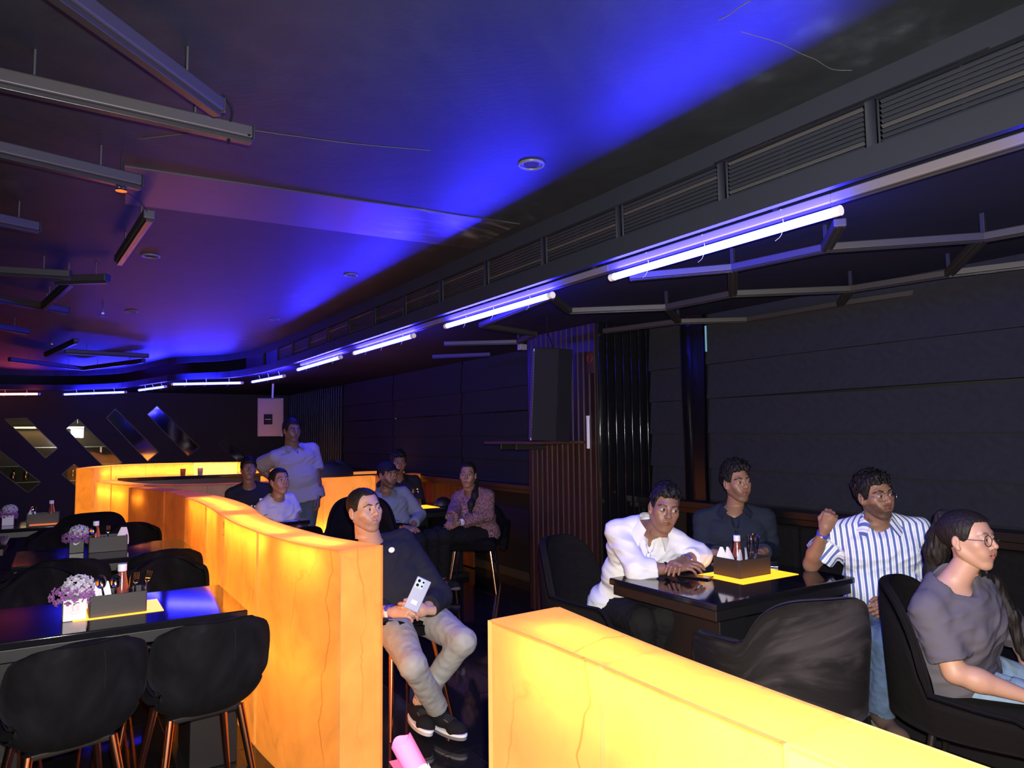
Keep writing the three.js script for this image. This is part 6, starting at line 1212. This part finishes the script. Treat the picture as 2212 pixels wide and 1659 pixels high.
function vase(x, z, turn, label, dark, print) {
  const o = thing('flower_vase', label, 'flower vase', [x, TOP, z], turn);
  const cv = mesh('cube_vase', rbox(0.085, 0.088, 0.085, 0.003, 0, 0.044, 0), dark ? std({ color: lin(0.016, 0.018, 0.018), roughness: 0.35 }) : std({ color: lin(0.72, 0.68, 0.68), roughness: 0.5 }), o);
  if (print === 'number') { const t = canvasTex(256, 256, (c, w, h) => { c.fillStyle = '#ece4e4'; c.fillRect(0, 0, w, h); c.fillStyle = '#dcc4c4'; c.font = 'bold 92px serif'; c.textAlign = 'center'; c.fillText('13', w * 0.5, h * 0.55); c.strokeStyle = '#d8b8b8'; c.lineWidth = 5; c.beginPath(); c.arc(w * 0.5, h * 0.3, 100, 0.9, 2.2); c.stroke(); }); mesh('printed_label', new THREE.PlaneGeometry(0.08, 0.08).translate(0, 0.044, 0.0432), std({ map: t, roughness: 0.6 }), cv); }
  if (print === 'highlight') { const s = new THREE.Shape(); s.moveTo(-0.02, 0.004); s.quadraticCurveTo(-0.016, -0.012, 0.0, -0.006); s.lineTo(0.022, 0.01); s.lineTo(-0.002, 0.001); s.quadraticCurveTo(-0.013, -0.003, -0.014, 0.008); s.closePath(); mesh('painted_highlight', new THREE.ExtrudeGeometry(s, { depth: 0.001, bevelEnabled: false }).translate(0, 0.062, 0.0425), M.paper, cv); }  // white curved shape painted on as a highlight of the dark box
  blossom(o, 'purple_blossom', [-0.015, 0.1, 0.005], 0.052, 46, petalP, [1.35, 0.75, 1]); blossom(o, 'white_blossom', [0.012, 0.135, 0], 0.045, 46, petalW, [1.15, 0.85, 1]);
  blossom(o, 'trailing_blossom', [0.05, 0.085, 0.02], 0.02, 14, petalP, [0.8, 1.6, 0.8]);
  mesh('stem', bar(V(0, 0.08, 0), V(0.01, 0.12, 0), 0.003, 0.003, true), std({ color: lin(0.03, 0.08, 0.03), roughness: 0.7 }), o);
  return o;
}
{ // nearest flower table
  vase(0.075, -3.56, 0.05, 'white cube vase of purple and white flowers on the nearest table', false, 'number');
  const P = caddy(0.235, -3.6, 0.02, 'dark caddy in front of the glowing strip on the nearest table', 0.21, 0.15, 0.09);
  bottle(P(0.02, 0.008, -0.035), 'ketchup bottle on the nearest flower table');
  napkin(P(-0.08, 0.025, -0.03), 0.3, 0.06, 3, 'ruffled napkin beside the flowers on the nearest table'); napkin(P(-0.06, 0.02, 0.0), -0.2, 0.1, 1, 'low napkin beside the spoons on the nearest table');
  spoon(P(-0.035, -0.02, 0.03), 0.1, 0.12, 0.2, 'bright spoon beside the napkins on the nearest table'); spoon(P(-0.005, -0.028, 0.03), -0.1, 0.1, 0.02, 'darker spoon before the bottle on the nearest table');
  knife(P(0.05, -0.04, 0.03), 0.2, 0.05, 0.02, 'orange glinting knife on the nearest table'); fork(P(0.06, -0.03, 0.02), 0.1, 0.05, -0.05, 'fork beside the orange knife on the nearest table'); fork(P(0.08, -0.025, 0.02), 0.1, 0.05, -0.22, 'outer leaning fork on the nearest table');
}
{ // second table
  vase(0.12, -5.62, 0, 'black cube vase with a white tick on the second table', true, 'highlight');
  const P = caddy(0.3, -5.6, 0, 'dark caddy on the second flower table', 0.22, 0.15, 0.1);
  bottle(P(-0.07, 0.008, -0.03), 'ketchup bottle behind the black vase on the second table');
  spoon(P(-0.08, -0.02, 0.03), 0, 0.1, 0.05, 'spoon beside the black vase on the second table'); fork(P(0.0, -0.03, 0.0), 0, 0.05, 0, 'dark fork in the second table caddy');
  napkin(P(0.075, 0.03, 0.02), 0.1, 0.05, 3, 'white napkin at the end of the second table caddy'); napkin(P(0.085, 0.03, 0.0), 0.4, 0.08, 1, 'rear napkin at the end of the second table caddy');
}
{ // farthest table
  vase(-0.36, -7.78, 0, 'white cube vase with a spreading purple bunch on the farthest table', false);
  const P = caddy(-0.1, -7.78, 0, 'dark caddy on the farthest flower table', 0.24, 0.16, 0.09);
  bottle(P(0.06, 0.008, -0.03), 'ketchup bottle on the farthest flower table'); napkin(P(-0.09, 0.03, 0.02), 0.1, 0.05, 3, 'napkin on the farthest flower table'); spoon(P(-0.06, -0.03, 0.03), 0, 0.1, 0.1, 'spoon on the farthest flower table'); knife(P(0.02, -0.05, 0.03), 0, 0.05, 0.6, 'knife on the farthest flower table');
  bottle(V(1.6, TOP, -6.86), 'sauce bottle on the table of the couple behind the divider');
  const Q = caddy(3.1, -6.94, 0.1, 'dark caddy on the trio\'s table by the window ledge');
  bottle(Q(0.0, 0.008, -0.04), 'ketchup bottle on the trio\'s table'); fork(Q(0.05, 0.0, 0), 0.2, 0.05, -0.1, 'fork in the trio\'s caddy'); knife(Q(0.065, 0, 0), 0.2, 0.05, -0.2, 'knife in the trio\'s caddy'); spoon(Q(0.09, 0, 0), 0.2, 0, -0.2, 'spoon in the trio\'s caddy');
  napkin(Q(-0.09, 0.03, 0.03), 0.8, 0.05, 1, 'napkin in the trio\'s caddy'); napkin(Q(-0.05, 0.03, 0.05), 0.5, 0.05, 2, 'second napkin in the trio\'s caddy');
  const h = thing('black_pouch', 'rounded black pouch at the end of the trio\'s table', 'pouch', [3.5, TOP, -6.9]); mesh('pouch_body', slabSurface((s, t) => { const a = s * 6.2832, r = Math.cos(t * 1.5); return V(Math.cos(a) * 0.1 * r, 0.004 + 0.09 * Math.sin(t * 1.5), Math.sin(a) * 0.07 * r); }, 28, 10, 0.004), std({ color: lin(0.006, 0.006, 0.008), roughness: 0.5 }), h); mesh('zip', tube([V(-0.08, 0.06, 0.03), V(0, 0.085, 0.03), V(0.08, 0.06, 0.03)], 0.003, 16, 6), M.blackMetal, h);
  const pl = thing('side_plate', 'dark saucer on the table edge beyond the second table', 'plate', [-0.45, TOP, -6.6]); mesh('saucer', lathe([[0, 0.004], [0.05, 0.004], [0.07, 0.012], [0.072, 0.014], [0.05, 0.001], [0, 0]], 28), M.gloss, pl); mesh('saucer_rim', new THREE.TorusGeometry(0.071, 0.0015, 6, 30).rotateX(Math.PI / 2).translate(0, 0.013, 0), M.steel, pl);
}
{ // bar inside the far booth, brass bottles behind the slots
  const c = thing('bar_counter', 'black bar top inside the glowing far booth', 'counter', [1.45, 0, -9.9]); mesh('counter_top', rbox(1.7, 0.04, 0.5, 0.006, 0, 1.02, 0), M.gloss, c); mesh('counter_body', rbox(1.6, 1.0, 0.4, 0.006, 0, 0.5, 0), M.tableSide, c);
  [[1.32, 'amber'], [1.52, 'clear']].forEach(([x, k]) => { const g = thing('bar_glass', 'small ' + k + ' glass on the far bar top', 'glass', [x, 1.04, -9.75]); mesh('glass_bowl', lathe([[0, 0.004], [0.026, 0.004], [0.032, 0.085], [0.034, 0.085], [0.028, 0], [0, 0]], 20), phy({ color: k === 'amber' ? lin(0.7, 0.3, 0.1) : lin(0.7, 0.6, 0.5), roughness: 0.1, transmission: 0.6, thickness: 0 }), g); mesh('drink', cyl(0.028, 0.025, 0.04, 18).translate(0, 0.028, 0), std({ color: lin(0.5, 0.14, 0.04), roughness: 0.2 }), g); });
  const brass = std({ color: lin(0.7, 0.42, 0.16), metalness: 1, roughness: 0.25 });
  [[55, 'leftmost brass bottle on the shelf behind the slots'], [157, 'brass bottle behind the small lower slot'], [28, 'brass bottle at the picture edge behind the slots']].forEach(([u, label]) => { const p = onZ(u, 1040, BACKZ - 1.3); const b = thing('brass_bottle', label, 'bottle', [p.x, 0.732, p.z], 0, 'brass bottles behind the slots'); b.scale.setScalar(0.68); mesh('bottle_body', lathe([[0, 0], [0.06, 0.002], [0.07, 0.1], [0.065, 0.22], [0.025, 0.27], [0.022, 0.33], [0, 0.33]], 24), brass, b); mesh('stopper', new THREE.SphereGeometry(0.045, 18, 12).translate(0, 0.36, 0), brass, b); });
}
{ // rolled paper leaning at the end of the near divider
  const a = V(0.812, 0.672, -1.86), b = V(1.12, 0.012, -1.69), d = a.clone().sub(b), L = d.length(), q = new THREE.Quaternion().setFromUnitVectors(V(0, 1, 0), d.normalize());
  const o = thing('paper_roll', 'pink and white paper roll poking up between the two dividers', 'paper roll', b.toArray()); o.quaternion.copy(q);
  mesh('white_wrap', slabSurface((s, t) => { const an = s * 6.7, r = 0.031 + 0.0006 * an; return V(Math.cos(an) * r, lerp(0.0, L - 0.1 + 0.022 * Math.sin(an), t), Math.sin(an) * r); }, 36, 4, 0.0012), M.paper, o);
  mesh('pink_sheet', slabSurface((s, t) => { const an = s * 6.4 + 0.4, r = 0.0285 + 0.0004 * an; return V(Math.cos(an) * r, lerp(0.05, L + 0.005 * Math.sin(an * 3), t), Math.sin(an) * r); }, 36, 6, 0.0012), std({ color: lin(0.8, 0.18, 0.42), roughness: 0.8 }), o);
  mesh('loose_flap', slabSurface((s, t) => V(-0.033 - 0.016 * t * s, lerp(L - 0.2, L - 0.03, t), 0.02 - 0.035 * s), 6, 8, 0.0012), std({ color: lin(0.75, 0.1, 0.25), roughness: 0.8 }), o);
}

renderer.render(scene, camera);
